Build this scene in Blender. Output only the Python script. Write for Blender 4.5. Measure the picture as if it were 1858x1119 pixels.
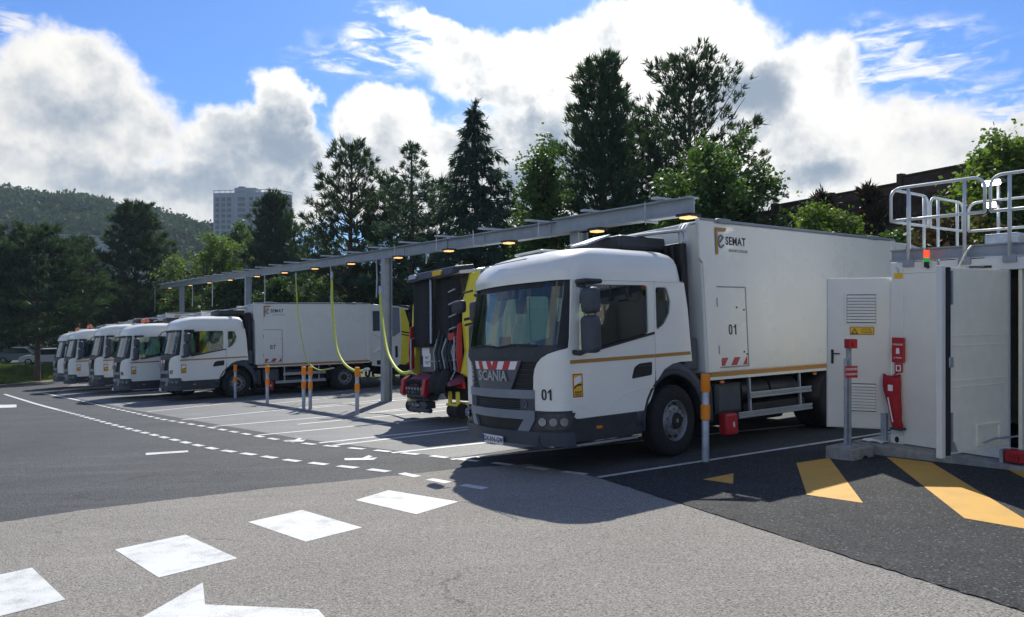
import bpy, bmesh, math, random
import numpy as np
from mathutils import Vector, Matrix
from mathutils.geometry import tessellate_polygon
R = math.radians
random.seed(7)
rng = np.random.default_rng(7)
scene = bpy.context.scene
for o in list(bpy.data.objects):
    bpy.data.objects.remove(o)
COL = scene.collection

# ------------------------------------------------------------------ camera
FOC, CX, HY, CAMH, SL = 1290.0, 929.0, 560.0, 1.79, 0.056
AL = R(35)
AX = np.array([math.cos(AL), math.sin(AL), 0])      # along the trucks, nose to tail
RH = np.array([-math.sin(AL), math.cos(AL), 0])     # along the row of bays (downhill)
cd = bpy.data.cameras.new('camera')
cam = bpy.data.objects.new('camera', cd)
COL.objects.link(cam)
cam.location = (0, 0, CAMH)
cam.rotation_euler = (R(90), 0, 0)
cd.sensor_fit = 'HORIZONTAL'
cd.sensor_width = 36
cd.lens = 36 * FOC / 1858
cd.shift_y = (HY - 559.5) / 1858
cd.clip_start = 0.05
cd.clip_end = 4000
scene.camera = cam

# ------------------------------------------------------------------ light
SUN_AZ, SUN_EL = R(3), R(44)
sd = bpy.data.lights.new('sun', 'SUN')
sun = bpy.data.objects.new('sun', sd)
COL.objects.link(sun)
sd.energy = 4.3
sd.angle = R(0.55)
sd.color = (1.0, 0.95, 0.86)
sdir = Vector((math.sin(SUN_AZ) * math.cos(SUN_EL), math.cos(SUN_AZ) * math.cos(SUN_EL), math.sin(SUN_EL)))
sun.rotation_euler = sdir.to_track_quat('Z', 'Y').to_euler()
scene.view_settings.view_transform = 'Standard'
scene.view_settings.look = 'None'
scene.view_settings.exposure = 0.45
scene.view_settings.gamma = 1
scene.view_settings.use_curve_mapping = False


class NT:
    """tiny helper for math node graphs"""
    def __init__(s, tree):
        s.t = tree; s.n = tree.nodes; s.l = tree.links
    def node(s, typ, **kw):
        n = s.n.new(typ)
        for k, v in kw.items():
            setattr(n, k, v)
        return n
    def put(s, sock, v):
        if hasattr(v, 'is_output'):
            s.l.new(v, sock)
        else:
            sock.default_value = v
    def m(s, op, a, b=0.0, c=None, clamp=False):
        n = s.node('ShaderNodeMath', operation=op, use_clamp=clamp)
        s.put(n.inputs[0], a); s.put(n.inputs[1], b)
        if c is not None:
            s.put(n.inputs[2], c)
        return n.outputs[0]
    def ss(s, x, lo, hi, to0=0.0, to1=1.0):
        n = s.node('ShaderNodeMapRange', interpolation_type='SMOOTHSTEP')
        s.put(n.inputs[0], x)
        for i, v in enumerate((lo, hi, to0, to1)):
            s.put(n.inputs[i + 1], v)
        return n.outputs[0]
    def mix(s, f, a, b, blend='MIX'):
        n = s.node('ShaderNodeMix', data_type='RGBA', blend_type=blend)
        s.put(n.inputs[0], f); s.put(n.inputs[6], a); s.put(n.inputs[7], b)
        return n.outputs[2]
    def noise(s, vec, scale, detail=4, rough=.55, dist=0.0, out=0):
        n = s.node('ShaderNodeTexNoise')
        if vec is not None:
            s.l.new(vec, n.inputs['Vector'])
        n.inputs['Scale'].default_value = scale
        n.inputs['Detail'].default_value = detail
        n.inputs['Roughness'].default_value = rough
        n.inputs['Distortion'].default_value = dist
        return n.outputs[out]


def make_world():
    w = bpy.data.worlds.new('World')
    scene.world = w
    w.use_nodes = True
    g = NT(w.node_tree)
    g.n.clear()
    out = g.node('ShaderNodeOutputWorld')
    bg = g.node('ShaderNodeBackground')
    sky = g.node('ShaderNodeTexSky', sky_type='NISHITA', sun_disc=False)
    sky.sun_elevation = SUN_EL
    sky.sun_rotation = SUN_AZ
    sky.altitude = 200
    sky.air_density = 1.0
    sky.dust_density = 0.6
    sky.ozone_density = 2.5
    tc = g.node('ShaderNodeTexCoord')
    d = tc.outputs['Generated']
    sep = g.node('ShaderNodeSeparateXYZ')
    g.l.new(d, sep.inputs[0])
    x, y, z = sep.outputs
    az = g.m('ARCTAN2', x, y)
    el = g.m('ARCSINE', z)
    # cloud masses: (px,py,rx,ry) of their directions as read off the photograph
    def ang(px, py):
        a = math.atan((px - CX) / FOC)
        e = math.atan((HY - py) / FOC * math.cos(a))
        return a, e
    # wobble the directions for cauliflower edges
    nz = g.noise(d, 7.0, 8, .58, out=1)
    nsub = g.node('ShaderNodeVectorMath', operation='SUBTRACT')
    g.l.new(nz, nsub.inputs[0]); nsub.inputs[1].default_value = (.5, .5, .5)
    nsep = g.node('ShaderNodeSeparateXYZ'); g.l.new(nsub.outputs[0], nsep.inputs[0])
    azw = g.m('MULTIPLY_ADD', nsep.outputs[0], .16, az)
    elw = g.m('MULTIPLY_ADD', nsep.outputs[1], .12, el)
    def blob(px, py, rx, ry, k=1.0, a_=None, e_=None):
        a, e = ang(px, py)
        da = g.m('DIVIDE', g.m('SUBTRACT', azw if a_ is None else a_, a), rx / FOC)
        de = g.m('DIVIDE', g.m('SUBTRACT', elw if e_ is None else e_, e), ry / FOC)
        q = g.m('ADD', g.m('MULTIPLY', da, da), g.m('MULTIPLY', de, de))
        return g.m('MULTIPLY', g.m('SUBTRACT', 1.0, q), k)
    masses = [(150, 200, 140, 104, 1), (20, 255, 165, 95, 1), (508, 190, 62, 62, 1), (440, 275, 145, 85, 1), (230, 340, 420, 70, 1),
              (690, 240, 105, 68, 1), (800, 330, 240, 95, 1), (980, 125, 240, 85, 1), (1190, 100, 200, 110, 1),
              (1160, 250, 330, 130, 1), (1420, 185, 125, 90, 1), (1520, 280, 230, 95, 1), (1700, 290, 240, 58, 1),
              (1400, 380, 700, 70, 1), (790, 55, 95, 30, .7)]
    tot = None
    for b in masses:
        v = blob(*b)
        tot = v if tot is None else g.m('SMOOTH_MAX', tot, v, .25)
    # broken cumulus goes on all round, thinned overhead out of view for darker shade
    mp = g.node('ShaderNodeMapping'); mp.inputs['Scale'].default_value = (1, 1, 1.6); mp.inputs['Location'].default_value = (3.1, 1.7, .4)
    g.l.new(d, mp.inputs[0])
    gen = g.noise(mp.outputs[0], 2.3, 9, .56)
    infront = g.ss(g.m('ABSOLUTE', az), .62, .95)
    over = g.ss(el, .46, .66)
    gen2 = g.m('MULTIPLY', g.m('SUBTRACT', gen, g.m('MULTIPLY_ADD', g.ss(el, .45, .8), .10, .49)), 3.2)
    gen2 = g.m('SUBTRACT', gen2, g.m('MULTIPLY', g.m('SUBTRACT', 1.0, g.m('MAXIMUM', infront, over)), 1.2))
    tot = g.m('MAXIMUM', tot, gen2)
    fine = g.noise(d, 26.0, 7, .6)
    dens = g.m('ADD', tot, g.m('MULTIPLY', g.m('SUBTRACT', fine, .5), .75))
    cover = g.ss(dens, -.14, .36)
    # thin streaky veil, upper right and upper middle
    mpv = g.node('ShaderNodeMapping'); mpv.inputs['Rotation'].default_value = (0, R(24), 0); mpv.inputs['Scale'].default_value = (7, 7, 26)
    g.l.new(d, mpv.inputs[0])
    vn = g.noise(mpv.outputs[0], 2.4, 7, .62, .6)
    veil = None
    for b in [(1610, 120, 175, 75, 1), (1500, 170, 140, 90, 1), (1720, 235, 220, 70, 1), (700, 90, 150, 70, .9), (640, 110, 120, 40, .8), (20, 75, 50, 35, .7)]:
        v = blob(*b)
        veil = v if veil is None else g.m('MAXIMUM', veil, v)
    veil = g.m('MULTIPLY', g.ss(veil, -.1, .7), g.ss(vn, .40, .66))
    cover = g.m('MAXIMUM', cover, g.m('MULTIPLY', veil, .85))
    # self shadow: thick bellies go grey-blue, rims stay white
    bel = None
    for b in [(470, 255, 115, 85, 1), (400, 320, 170, 45, .8), (120, 215, 150, 70, .75), (60, 290, 130, 25, .7), (150, 320, 120, 30, .7),
              (720, 250, 60, 60, .6), (640, 275, 70, 35, .9), (930, 240, 190, 80, .75), (1380, 165, 95, 60, 1.05), (1340, 215, 60, 60, .8), (1500, 312, 85, 36, 1.0), (1000, 330, 240, 60, .7), (560, 320, 60, 35, .7)]:
        v = blob(*b)
        bel = v if bel is None else g.m('SMOOTH_MAX', bel, v, .2)
    gbel = g.m('MULTIPLY', g.m('SUBTRACT', g.noise(d, 4.2, 6, .6), .5), 2.2)
    gbel = g.m('MULTIPLY', gbel, g.m('MAXIMUM', infront, over))
    bel = g.m('MAXIMUM', bel, gbel)
    mid = g.noise(d, 13.0, 7, .62)
    bel = g.m('ADD', bel, g.m('MULTIPLY', g.m('SUBTRACT', mid, .5), 3.0))
    shade = g.m('MULTIPLY', g.ss(bel, -.38, 1.20), g.ss(dens, .05, .6))
    # forward scattering round the sun
    dot = g.node('ShaderNodeVectorMath', operation='DOT_PRODUCT')
    g.l.new(d, dot.inputs[0]); dot.inputs[1].default_value = sdir
    glow = g.m('POWER', g.m('MAXIMUM', dot.outputs['Value'], 0.0), 7.0)
    k = g.m('MULTIPLY_ADD', glow, 8.0, 7.4)
    lit = g.mix(1.0, (1.0, .975, .915, 1), (1, 1, 1, 1), 'MULTIPLY')
    comb = g.node('ShaderNodeCombineXYZ')
    for i in range(3):
        g.l.new(k, comb.inputs[i])
    lit = g.mix(1.0, lit, comb.outputs[0], 'MULTIPLY')
    cloud = g.mix(shade, lit, (2.75, 3.3, 4.0, 1))
    # blue of the clear sky
    blue = g.mix(1.0, sky.outputs[0], (.46, .72, 1.12, 1), 'MULTIPLY')
    col = g.mix(g.m('MULTIPLY', cover, .97), blue, cloud)
    g.l.new(col, bg.inputs[0])
    bg.inputs[1].default_value = 0.092
    g.l.new(bg.outputs[0], out.inputs[0])
make_world()


# ------------------------------------------------------------------ geometry helpers
def ray(px, py):
    return np.array([(px - CX) / FOC, 1, -(py - HY) / FOC])
def ground(px, py):
    """the place on the sloping yard that the photograph shows at a pixel"""
    d = ray(px, py)
    t = CAMH / (-d[2] - SL * (d @ RH))
    return np.array([0, 0, CAMH]) + t * d
def at(px, py, depth):
    return np.array([0, 0, CAMH]) + depth * ray(px, py)
SEND = 60.0
def gz(x, y):
    s = x * RH[0] + y * RH[1]
    s = max(-28.0, min(SEND, s))
    return -SL * s
def UV(u, s, h=0.0):
    p = AX * u + RH * s
    return np.array([p[0], p[1], gz(p[0], p[1]) + h])
TILT = Matrix(((AX[0], RH[0], 0), (AX[1], RH[1], 0), (0, 0, 1))).to_3x3()
_r = Vector((RH[0], RH[1], -SL)).normalized()
_a = Vector((AX[0], AX[1], 0))
_n = _a.cross(_r)
YARD = Matrix((_a, _r, _n)).transposed()             # columns: nose-to-tail, across, up from the tilted yard
LEVEL = TILT


def smooth_mesh(me, flag=True):
    me.polygons.foreach_set('use_smooth', [flag] * len(me.polygons))


class MB:
    def __init__(s):
        s.v = []; s.f = []
    def add(s, vs, fs):
        b = len(s.v)
        s.v += [tuple(p) for p in vs]
        s.f += [tuple(i + b for i in f) for f in fs]
        return s
    def box(s, x0, x1, y0, y1, z0, z1):
        return s.add([(x0, y0, z0), (x1, y0, z0), (x1, y1, z0), (x0, y1, z0), (x0, y0, z1), (x1, y0, z1), (x1, y1, z1), (x0, y1, z1)],
                     [(0, 3, 2, 1), (4, 5, 6, 7), (0, 1, 5, 4), (1, 2, 6, 5), (2, 3, 7, 6), (3, 0, 4, 7)])
    def obox(s, c, size, rot=None):
        m = rot if rot is not None else Matrix.Identity(3)
        hx, hy, hz = size[0] / 2, size[1] / 2, size[2] / 2
        vs = [Vector(c) + m @ Vector((i * hx, j * hy, k * hz)) for k in (-1, 1) for i, j in ((-1, -1), (1, -1), (1, 1), (-1, 1))]
        return s.add(vs, [(0, 3, 2, 1), (4, 5, 6, 7), (0, 1, 5, 4), (1, 2, 6, 5), (2, 3, 7, 6), (3, 0, 4, 7)])
    def bar(s, p, q, w, h=None):
        p, q = Vector(p), Vector(q)
        d = q - p
        return s.obox((p + q) / 2, (w, h or w, d.length), d.to_track_quat('Z', 'Y').to_matrix())
    def tube(s, pts, r, n=8, cap=True):
        pts = [Vector(p) for p in pts]
        rr = r if isinstance(r, (list, tuple)) else [r] * len(pts)
        vs = []; up = None
        for i, p in enumerate(pts):
            t = (pts[min(i + 1, len(pts) - 1)] - pts[max(i - 1, 0)]).normalized()
            if up is None:
                up = t.orthogonal().normalized()
            up = (up - t * up.dot(t))
            up = up.normalized() if up.length > 1e-6 else t.orthogonal().normalized()
            b = t.cross(up)
            for k in range(n):
                a = 2 * math.pi * k / n
                vs.append(p + (up * math.cos(a) + b * math.sin(a)) * rr[i])
        fs = []
        for i in range(len(pts) - 1):
            for k in range(n):
                fs.append((i * n + k, i * n + (k + 1) % n, (i + 1) * n + (k + 1) % n, (i + 1) * n + k))
        if cap:
            fs.append(tuple(range(n - 1, -1, -1)))
            fs.append(tuple((len(pts) - 1) * n + k for k in range(n)))
        return s.add(vs, fs)
    def lathe(s, prof, n=32, m=None, cap=False):
        """prof: (radius, height) about local Y axis (so wheels turn about y)"""
        vs = []
        for r_, h in prof:
            for k in range(n):
                a = 2 * math.pi * k / n
                p = Vector((r_ * math.cos(a), h, r_ * math.sin(a)))
                vs.append(m @ p if m is not None else p)
        fs = []
        for i in range(len(prof) - 1):
            for k in range(n):
                fs.append((i * n + k, i * n + (k + 1) % n, (i + 1) * n + (k + 1) % n, (i + 1) * n + k))
        if cap:
            fs.append(tuple(range(n))); fs.append(tuple((len(prof) - 1) * n + k for k in range(n - 1, -1, -1)))
        return s.add(vs, fs)
    def grid(s, rows, closed=False):
        n = len(rows[0])
        vs = [p for r_ in rows for p in r_]
        fs = []
        for i in range(len(rows) - 1):
            for k in range(n if closed else n - 1):
                fs.append((i * n + k, i * n + (k + 1) % n, (i + 1) * n + (k + 1) % n, (i + 1) * n + k))
        return s.add(vs, fs)
    def prism(s, outer, holes, fn, t):
        """2D polygon with holes; fn(a,b,d) places it, d runs through the thickness t"""
        loops = [outer] + list(holes)
        flat = [p for l in loops for p in l]
        tris = tessellate_polygon([[Vector((p[0], p[1], 0)) for p in l] for l in loops])
        n = len(flat)
        vs = [fn(p[0], p[1], 0) for p in flat] + [fn(p[0], p[1], t) for p in flat]
        fs = [tuple(tr) for tr in tris] + [tuple(i + n for i in reversed(tr)) for tr in tris]
        b = 0
        for l in loops:
            m_ = len(l)
            for i in range(m_):
                j = (i + 1) % m_
                fs.append((b + i, b + j, n + b + j, n + b + i))
            b += m_
        return s.add(vs, fs)
    def mesh(s, name):
        me = bpy.data.meshes.new(name)
        me.from_pydata(s.v, [], s.f)
        bm = bmesh.new(); bm.from_mesh(me)
        bmesh.ops.recalc_face_normals(bm, faces=bm.faces)
        bm.to_mesh(me); bm.free()
        return me
    def build(s, name, mat, parent=None, smooth=False, bevel=0, solid=0, seg=2):
        me = s.mesh(name)
        if mat:
            me.materials.append(mat)
        if smooth:
            smooth_mesh(me)
            if smooth != 'all':
                try:
                    me.set_sharp_from_angle(angle=R(38))
                except Exception:
                    pass
        o = bpy.data.objects.new(name, me)
        COL.objects.link(o)
        o.parent = parent
        if solid:
            md = o.modifiers.new('s', 'SOLIDIFY'); md.thickness = solid; md.offset = -1
        if bevel:
            md = o.modifiers.new('b', 'BEVEL'); md.width = bevel; md.segments = seg; md.limit_method = 'ANGLE'; md.angle_limit = R(35)
        return o


def tag(o, label=None, cat=None, group=None, kind=None):
    if label: o['label'] = label
    if cat: o['category'] = cat
    if group: o['group'] = group
    if kind: o['kind'] = kind
    return o
def empty(name, loc=(0, 0, 0), rot=None):
    o = bpy.data.objects.new(name, None)
    o.empty_display_size = .2
    COL.objects.link(o)
    m = (rot.to_4x4() if rot is not None else Matrix.Identity(4))
    o.matrix_world = Matrix.Translation(Vector(loc)) @ m
    return o
def copy_tree(o, parent=None):
    c = o.copy()
    COL.objects.link(c)
    c.parent = parent
    for ch in list(o.children):
        copy_tree(ch, c)
    return c
_tc = {}
def text_mesh(s, size, bold=0.0, ext=.002, spacing=1.0):
    key = (s, size, bold, ext, spacing)
    if key in _tc:
        return _tc[key]
    cu = bpy.data.curves.new('lettering', 'FONT')
    cu.body = s; cu.size = size; cu.align_x = 'CENTER'; cu.align_y = 'CENTER'
    cu.offset = bold * size; cu.extrude = ext; cu.space_character = spacing; cu.resolution_u = 3
    o = bpy.data.objects.new('lettering', cu)
    COL.objects.link(o)
    dg = bpy.context.evaluated_depsgraph_get()
    me = bpy.data.meshes.new_from_object(o.evaluated_get(dg))
    bpy.data.objects.remove(o)
    _tc[key] = me
    return me
def text(name, s, size, loc, right, up, mat, parent=None, bold=.012, sx=1.0, ext=.002, spacing=1.0):
    me = text_mesh(s, size, bold, ext, spacing).copy()
    me.materials.clear(); me.materials.append(mat)
    o = bpy.data.objects.new(name, me)
    COL.objects.link(o)
    o.parent = parent
    r_, u_ = Vector(right), Vector(up)
    n_ = r_.cross(u_)
    m = Matrix((r_ * sx, u_, n_)).transposed().to_4x4()
    o.matrix_local = Matrix.Translation(Vector(loc)) @ m
    return o


# ------------------------------------------------------------------ materials
def pbr(name, col, rough=.5, metal=0, coat=0, var=0.0, vscale=3.0, bump=0.0, bscale=40.0, emit=None, estr=0, dirt=0.0, dcol=(.12, .11, .10), trans=0, ior=1.45, spec=.5, alpha=1):
    m = bpy.data.materials.new(name)
    m.use_nodes = True
    g = NT(m.node_tree)
    b = g.n['Principled BSDF']
    c = tuple(col) + (1,)
    b.inputs['Roughness'].default_value = rough
    b.inputs['Metallic'].default_value = metal
    b.inputs['Coat Weight'].default_value = coat
    b.inputs['Coat Roughness'].default_value = .08
    b.inputs['IOR'].default_value = ior
    b.inputs['Specular IOR Level'].default_value = spec
    b.inputs['Transmission Weight'].default_value = trans
    b.inputs['Alpha'].default_value = alpha
    tc = g.node('ShaderNodeTexCoord')
    vec = tc.outputs['Object']
    cur = None
    if var > 0:
        n = g.noise(vec, vscale, 5, .6)
        lo = tuple(x * (1 - var) for x in col) + (1,)
        hi = tuple(min(1, x * (1 + var)) for x in col) + (1,)
        cur = g.mix(g.ss(n, .3, .7), lo, hi)
    if dirt > 0:
        n = g.noise(vec, vscale * 1.7, 7, .68)
        cur = g.mix(g.m('MULTIPLY', g.ss(n, .5, .8), dirt), cur if cur is not None else c, tuple(dcol) + (1,))
        rn = g.m('MULTIPLY_ADD', g.noise(vec, vscale * 2.3, 5), .25, rough - .1)
        g.l.new(rn, b.inputs['Roughness'])
    if cur is None:
        b.inputs['Base Color'].default_value = c
    else:
        g.l.new(cur, b.inputs['Base Color'])
    if bump > 0:
        bn = g.node('ShaderNodeBump')
        bn.inputs['Strength'].default_value = bump
        bn.inputs['Distance'].default_value = .01
        g.l.new(g.noise(vec, bscale, 4), bn.inputs['Height'])
        g.l.new(bn.outputs[0], b.inputs['Normal'])
    if emit:
        b.inputs['Emission Color'].default_value = tuple(emit) + (1,)
        b.inputs['Emission Strength'].default_value = estr
    return m


def asphalt(name, dark, light, stone, chip=.5, rough=.78, patch=.25, tar=0.0, spec=.35, gscale=48, vscale=38, streak=.12, crack=.0):
    m = bpy.data.materials.new(name)
    m.use_nodes = True
    g = NT(m.node_tree)
    b = g.n['Principled BSDF']
    tc = g.node('ShaderNodeTexCoord')
    v = tc.outputs['Object']
    grain = g.noise(v, gscale, 5, .72)
    base = g.mix(g.ss(grain, .40, .60), tuple(dark) + (1,), tuple(light) + (1,))
    vo = g.node('ShaderNodeTexVoronoi'); vo.inputs['Scale'].default_value = vscale
    g.l.new(v, vo.inputs['Vector'])
    rnd = g.node('ShaderNodeSeparateColor'); g.l.new(vo.outputs['Color'], rnd.inputs[0])
    chips = g.m('MULTIPLY', g.ss(vo.outputs['Distance'], .42, .22), g.ss(rnd.outputs[0], 1 - chip, 1.1 - chip))
    base = g.mix(g.m('MULTIPLY', chips, .8), base, tuple(stone) + (1,))
    pits = g.m('MULTIPLY', g.ss(vo.outputs['Distance'], .45, .2), g.ss(rnd.outputs[1], .68, .8))
    base = g.mix(g.m('MULTIPLY', pits, .75), base, tuple(x * .3 for x in dark) + (1,))
    big = g.noise(v, .55, 6, .62)
    med = g.noise(v, 3.1, 5, .6)
    mot = g.m('ADD', g.m('MULTIPLY', g.m('SUBTRACT', big, .5), 3 * patch), g.m('MULTIPLY', g.m('SUBTRACT', med, .5), 1.4 * patch))
    hsv = g.node('ShaderNodeHueSaturation')
    g.l.new(base, hsv.inputs['Color'])
    g.l.new(g.m('ADD', 1.0, mot), hsv.inputs['Value'])
    colr = hsv.outputs[0]
    if tar:
        t = g.noise(v, 1.3, 6, .7, 1.2)
        colr = g.mix(g.m('MULTIPLY', g.ss(t, .60, .75), tar), colr, tuple(x * .5 for x in dark) + (1,))
    # oil stains and hairline cracks with shapes of their own, dusty streaks along the wheel tracks
    st = g.noise(v, .9, 5, .55, .4)
    colr = g.mix(g.m('MULTIPLY', g.ss(st, .66, .74), .35), colr, tuple(x * .45 for x in dark) + (1,))
    wv = g.node('ShaderNodeMapping'); wv.inputs['Rotation'].default_value = (0, 0, -AL); wv.inputs['Scale'].default_value = (.25, 2.6, 1)
    g.l.new(v, wv.inputs[0])
    dn = g.noise(wv.outputs[0], 1.1, 6, .62)
    colr = g.mix(g.m('MULTIPLY', g.ss(dn, .50, .72), streak), colr, tuple(min(.5, x * 1.5) for x in light) + (1,))
    cn = g.node('ShaderNodeVectorMath', operation='ADD'); g.l.new(v, cn.inputs[0])
    sc_ = g.node('ShaderNodeVectorMath', operation='SCALE'); g.l.new(g.noise(v, 2.2, 5, .6, out=1), sc_.inputs[0]); sc_.inputs['Scale'].default_value = .7
    g.l.new(sc_.outputs[0], cn.inputs[1])
    ce = g.node('ShaderNodeTexVoronoi', feature='DISTANCE_TO_EDGE'); ce.inputs['Scale'].default_value = .36
    g.l.new(cn.outputs[0], ce.inputs['Vector'])
    crk = g.m('MULTIPLY', g.ss(ce.outputs['Distance'], .007, .002), g.ss(g.noise(v, .35, 3), .50, .62))
    colr = g.mix(g.m('MULTIPLY', crk, crack), colr, tuple(x * .25 for x in dark) + (1,))
    g.l.new(colr, b.inputs['Base Color'])
    b.inputs['Specular IOR Level'].default_value = spec
    g.l.new(g.m('MULTIPLY_ADD', med, .25, rough - .12), b.inputs['Roughness'])
    bn = g.node('ShaderNodeBump')
    bn.inputs['Strength'].default_value = .8
    bn.inputs['Distance'].default_value = .012
    h = g.m('ADD', g.m('MULTIPLY', grain, 1.0), g.m('MULTIPLY', g.ss(vo.outputs['Distance'], .5, .1), .5))
    g.l.new(h, bn.inputs['Height'])
    g.l.new(bn.outputs[0], b.inputs['Normal'])
    return m


def paint_mark(name, col, wear=.35, under=(.12, .12, .12)):
    m = bpy.data.materials.new(name)
    m.use_nodes = True
    g = NT(m.node_tree)
    b = g.n['Principled BSDF']
    v = g.node('ShaderNodeTexCoord').outputs['Object']
    n = g.noise(v, 110, 4, .7)
    n2 = g.noise(v, 4, 5, .65)
    w = g.ss(g.m('ADD', g.m('MULTIPLY', n, .75), g.m('MULTIPLY', n2, .6)), .64, .84)
    c = g.mix(g.m('MULTIPLY', w, wear), tuple(col) + (1,), tuple(under) + (1,))
    g.l.new(c, b.inputs['Base Color'])
    b.inputs['Roughness'].default_value = .62
    bn = g.node('ShaderNodeBump'); bn.inputs['Strength'].default_value = .4; bn.inputs['Distance'].default_value = .004
    g.l.new(n, bn.inputs['Height']); g.l.new(bn.outputs[0], b.inputs['Normal'])
    return m


def leafmat(name, c1, c2, rough=.6, transl=.35, scale=.8):
    m = bpy.data.materials.new(name)
    m.use_nodes = True
    g = NT(m.node_tree)
    b = g.n['Principled BSDF']
    out = g.n['Material Output']
    v = g.node('ShaderNodeTexCoord').outputs['Object']
    n = g.noise(v, scale, 3, .6)
    n2 = g.noise(v, 9, 3, .7)
    f = g.ss(g.m('ADD', g.m('MULTIPLY', n, .6), g.m('MULTIPLY', n2, .4)), .36, .64)
    c = g.mix(f, tuple(c1) + (1,), tuple(c2) + (1,))
    g.l.new(c, b.inputs['Base Color'])
    b.inputs['Roughness'].default_value = rough
    b.inputs['Specular IOR Level'].default_value = .25
    tr = g.node('ShaderNodeBsdfTranslucent')
    c2_ = g.mix(1.0, c, (1.5, 1.6, .7, 1), 'MULTIPLY')
    g.l.new(c2_, tr.inputs[0])
    mx = g.node('ShaderNodeMixShader'); mx.inputs[0].default_value = transl
    g.l.new(b.outputs[0], mx.inputs[1]); g.l.new(tr.outputs[0], mx.inputs[2])
    g.l.new(mx.outputs[0], out.inputs[0])
    return m


M = {}
M['white'] = pbr('white_paint', (.80, .785, .70), .30, coat=.4, var=.02, vscale=1.2, dirt=.10, dcol=(.42, .40, .36))
M['boxwhite'] = pbr('body_paint', (.72, .715, .64), .27, coat=.3, var=.03, vscale=.8, dirt=.14, dcol=(.45, .43, .38), bump=.35, bscale=1.3)
M['contwhite'] = pbr('cabin_paint', (.74, .74, .69), .5, var=.03, vscale=2, dirt=.12, dcol=(.4, .38, .33))
M['cream'] = pbr('door_lining', (.90, .84, .66), .55, var=.04, vscale=5, dirt=.12, dcol=(.36, .33, .27), bump=.12, bscale=60)
M['plastic'] = pbr('dark_plastic', (.030, .034, .040), .5, var=.15, vscale=6, dirt=.25, dcol=(.10, .095, .085))
M['bumper'] = pbr('bumper_grey', (.052, .062, .075), .48, var=.12, vscale=6, dirt=.25, dcol=(.13, .12, .11))
M['badge'] = pbr('badge_panel', (.085, .095, .11), .34, coat=.5)
M['greybar'] = pbr('grey_bar', (.19, .215, .245), .38, coat=.2, var=.08)
M['black'] = pbr('black_parts', (.014, .015, .017), .6, var=.2, vscale=8, dirt=.2, dcol=(.06, .055, .05))
M['mesh'] = pbr('grille_black', (.010, .011, .013), .5)
M['chrome'] = pbr('chrome', (.62, .63, .66), .18, metal=1)
M['silver'] = pbr('silver_letters', (.50, .52, .56), .30, metal=.8)
M['alu'] = pbr('aluminium', (.42, .45, .48), .36, metal=.75, var=.08, vscale=9, dirt=.2, dcol=(.2, .19, .18))
M['galv'] = pbr('galvanised_steel', (.40, .44, .49), .45, metal=.55, var=.14, vscale=7, dirt=.18, dcol=(.25, .25, .25))
M['rail'] = pbr('rail_steel', (.60, .64, .64), .5, metal=.25, var=.06, vscale=7, dirt=.12, dcol=(.35, .36, .36))
M['beam'] = pbr('beam_steel', (.30, .335, .37), .5, metal=.35, var=.10, vscale=3, dirt=.2, dcol=(.18, .19, .2))
M['rubber'] = pbr('tyre_rubber', (.016, .016, .017), .85, var=.2, vscale=12, dirt=.3, dcol=(.06, .055, .05), bump=.2, bscale=80)
M['rim'] = pbr('rim_silver', (.30, .31, .32), .45, metal=.6, var=.1, vscale=10, dirt=.6, dcol=(.10, .09, .08))
M['orange'] = pbr('ochre_stripe', (.42, .20, .035), .45)
M['bollor'] = pbr('orange_sleeve', (.86, .26, .015), .5, var=.06, vscale=9)
M['red'] = pbr('red_paint', (.42, .018, .026), .42, var=.08, vscale=6)
M['redcloth'] = pbr('red_canvas', (.38, .012, .024), .72, var=.14, vscale=9, bump=.3, bscale=60)
M['purple'] = pbr('magenta_steel', (.22, .05, .10), .5, var=.2, vscale=6, dirt=.5, dcol=(.08, .06, .06))
M['yellow'] = pbr('yellow_paint', (.72, .62, .05), .4, var=.05, vscale=5, dirt=.1, dcol=(.3, .27, .1))
M['hose'] = pbr('yellow_hose', (.55, .60, .07), .55, var=.08, vscale=8)
M['txt'] = pbr('black_lettering', (.018, .018, .02), .5)
M['whitetxt'] = pbr('white_lettering', (.80, .80, .78), .5)
M['plate'] = pbr('number_plate', (.72, .73, .74), .4)
M['blue'] = pbr('plate_blue', (.02, .06, .40), .4)
M['signyel'] = pbr('sign_yellow', (.80, .47, .02), .5)
M['amber'] = pbr('amber_lens', (.75, .20, .02), .2, coat=.5)
M['beacon'] = pbr('beacon_lens', (.62, .13, .03), .25, coat=.6)
M['redlens'] = pbr('red_lens', (.55, .02, .02), .2, coat=.5)
M['lens'] = pbr('headlamp_lens', (.22, .24, .27), .10, metal=.7)
M['lampin'] = pbr('headlamp_inner', (.06, .065, .07), .25, metal=.3)
M['seat'] = pbr('seat_cloth', (.028, .030, .036), .85)
M['dash'] = pbr('dash_plastic', (.05, .053, .06), .6)
M['lining'] = pbr('cab_lining', (.42, .42, .39), .8)
M['paper'] = pbr('paper', (.80, .80, .78), .7)
M['concrete'] = pbr('concrete', (.30, .295, .275), .9, var=.2, vscale=8, dirt=.4, dcol=(.15, .145, .13), bump=.6, bscale=70)
M['lamp'] = pbr('lamp_glass', (1, .7, .35), .4, emit=(1.0, .52, .18), estr=1.0)
M['flood'] = pbr('flood_glass', (1, .95, .9), .4, emit=(1.0, .93, .82), estr=9)
M['lampred'] = pbr('signal_red', (.8, .05, .02), .3, emit=(1, .10, .03), estr=.7)
M['lampgreen'] = pbr('signal_green', (.02, .35, .08), .3, emit=(.02, .5, .1), estr=.25)
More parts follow.
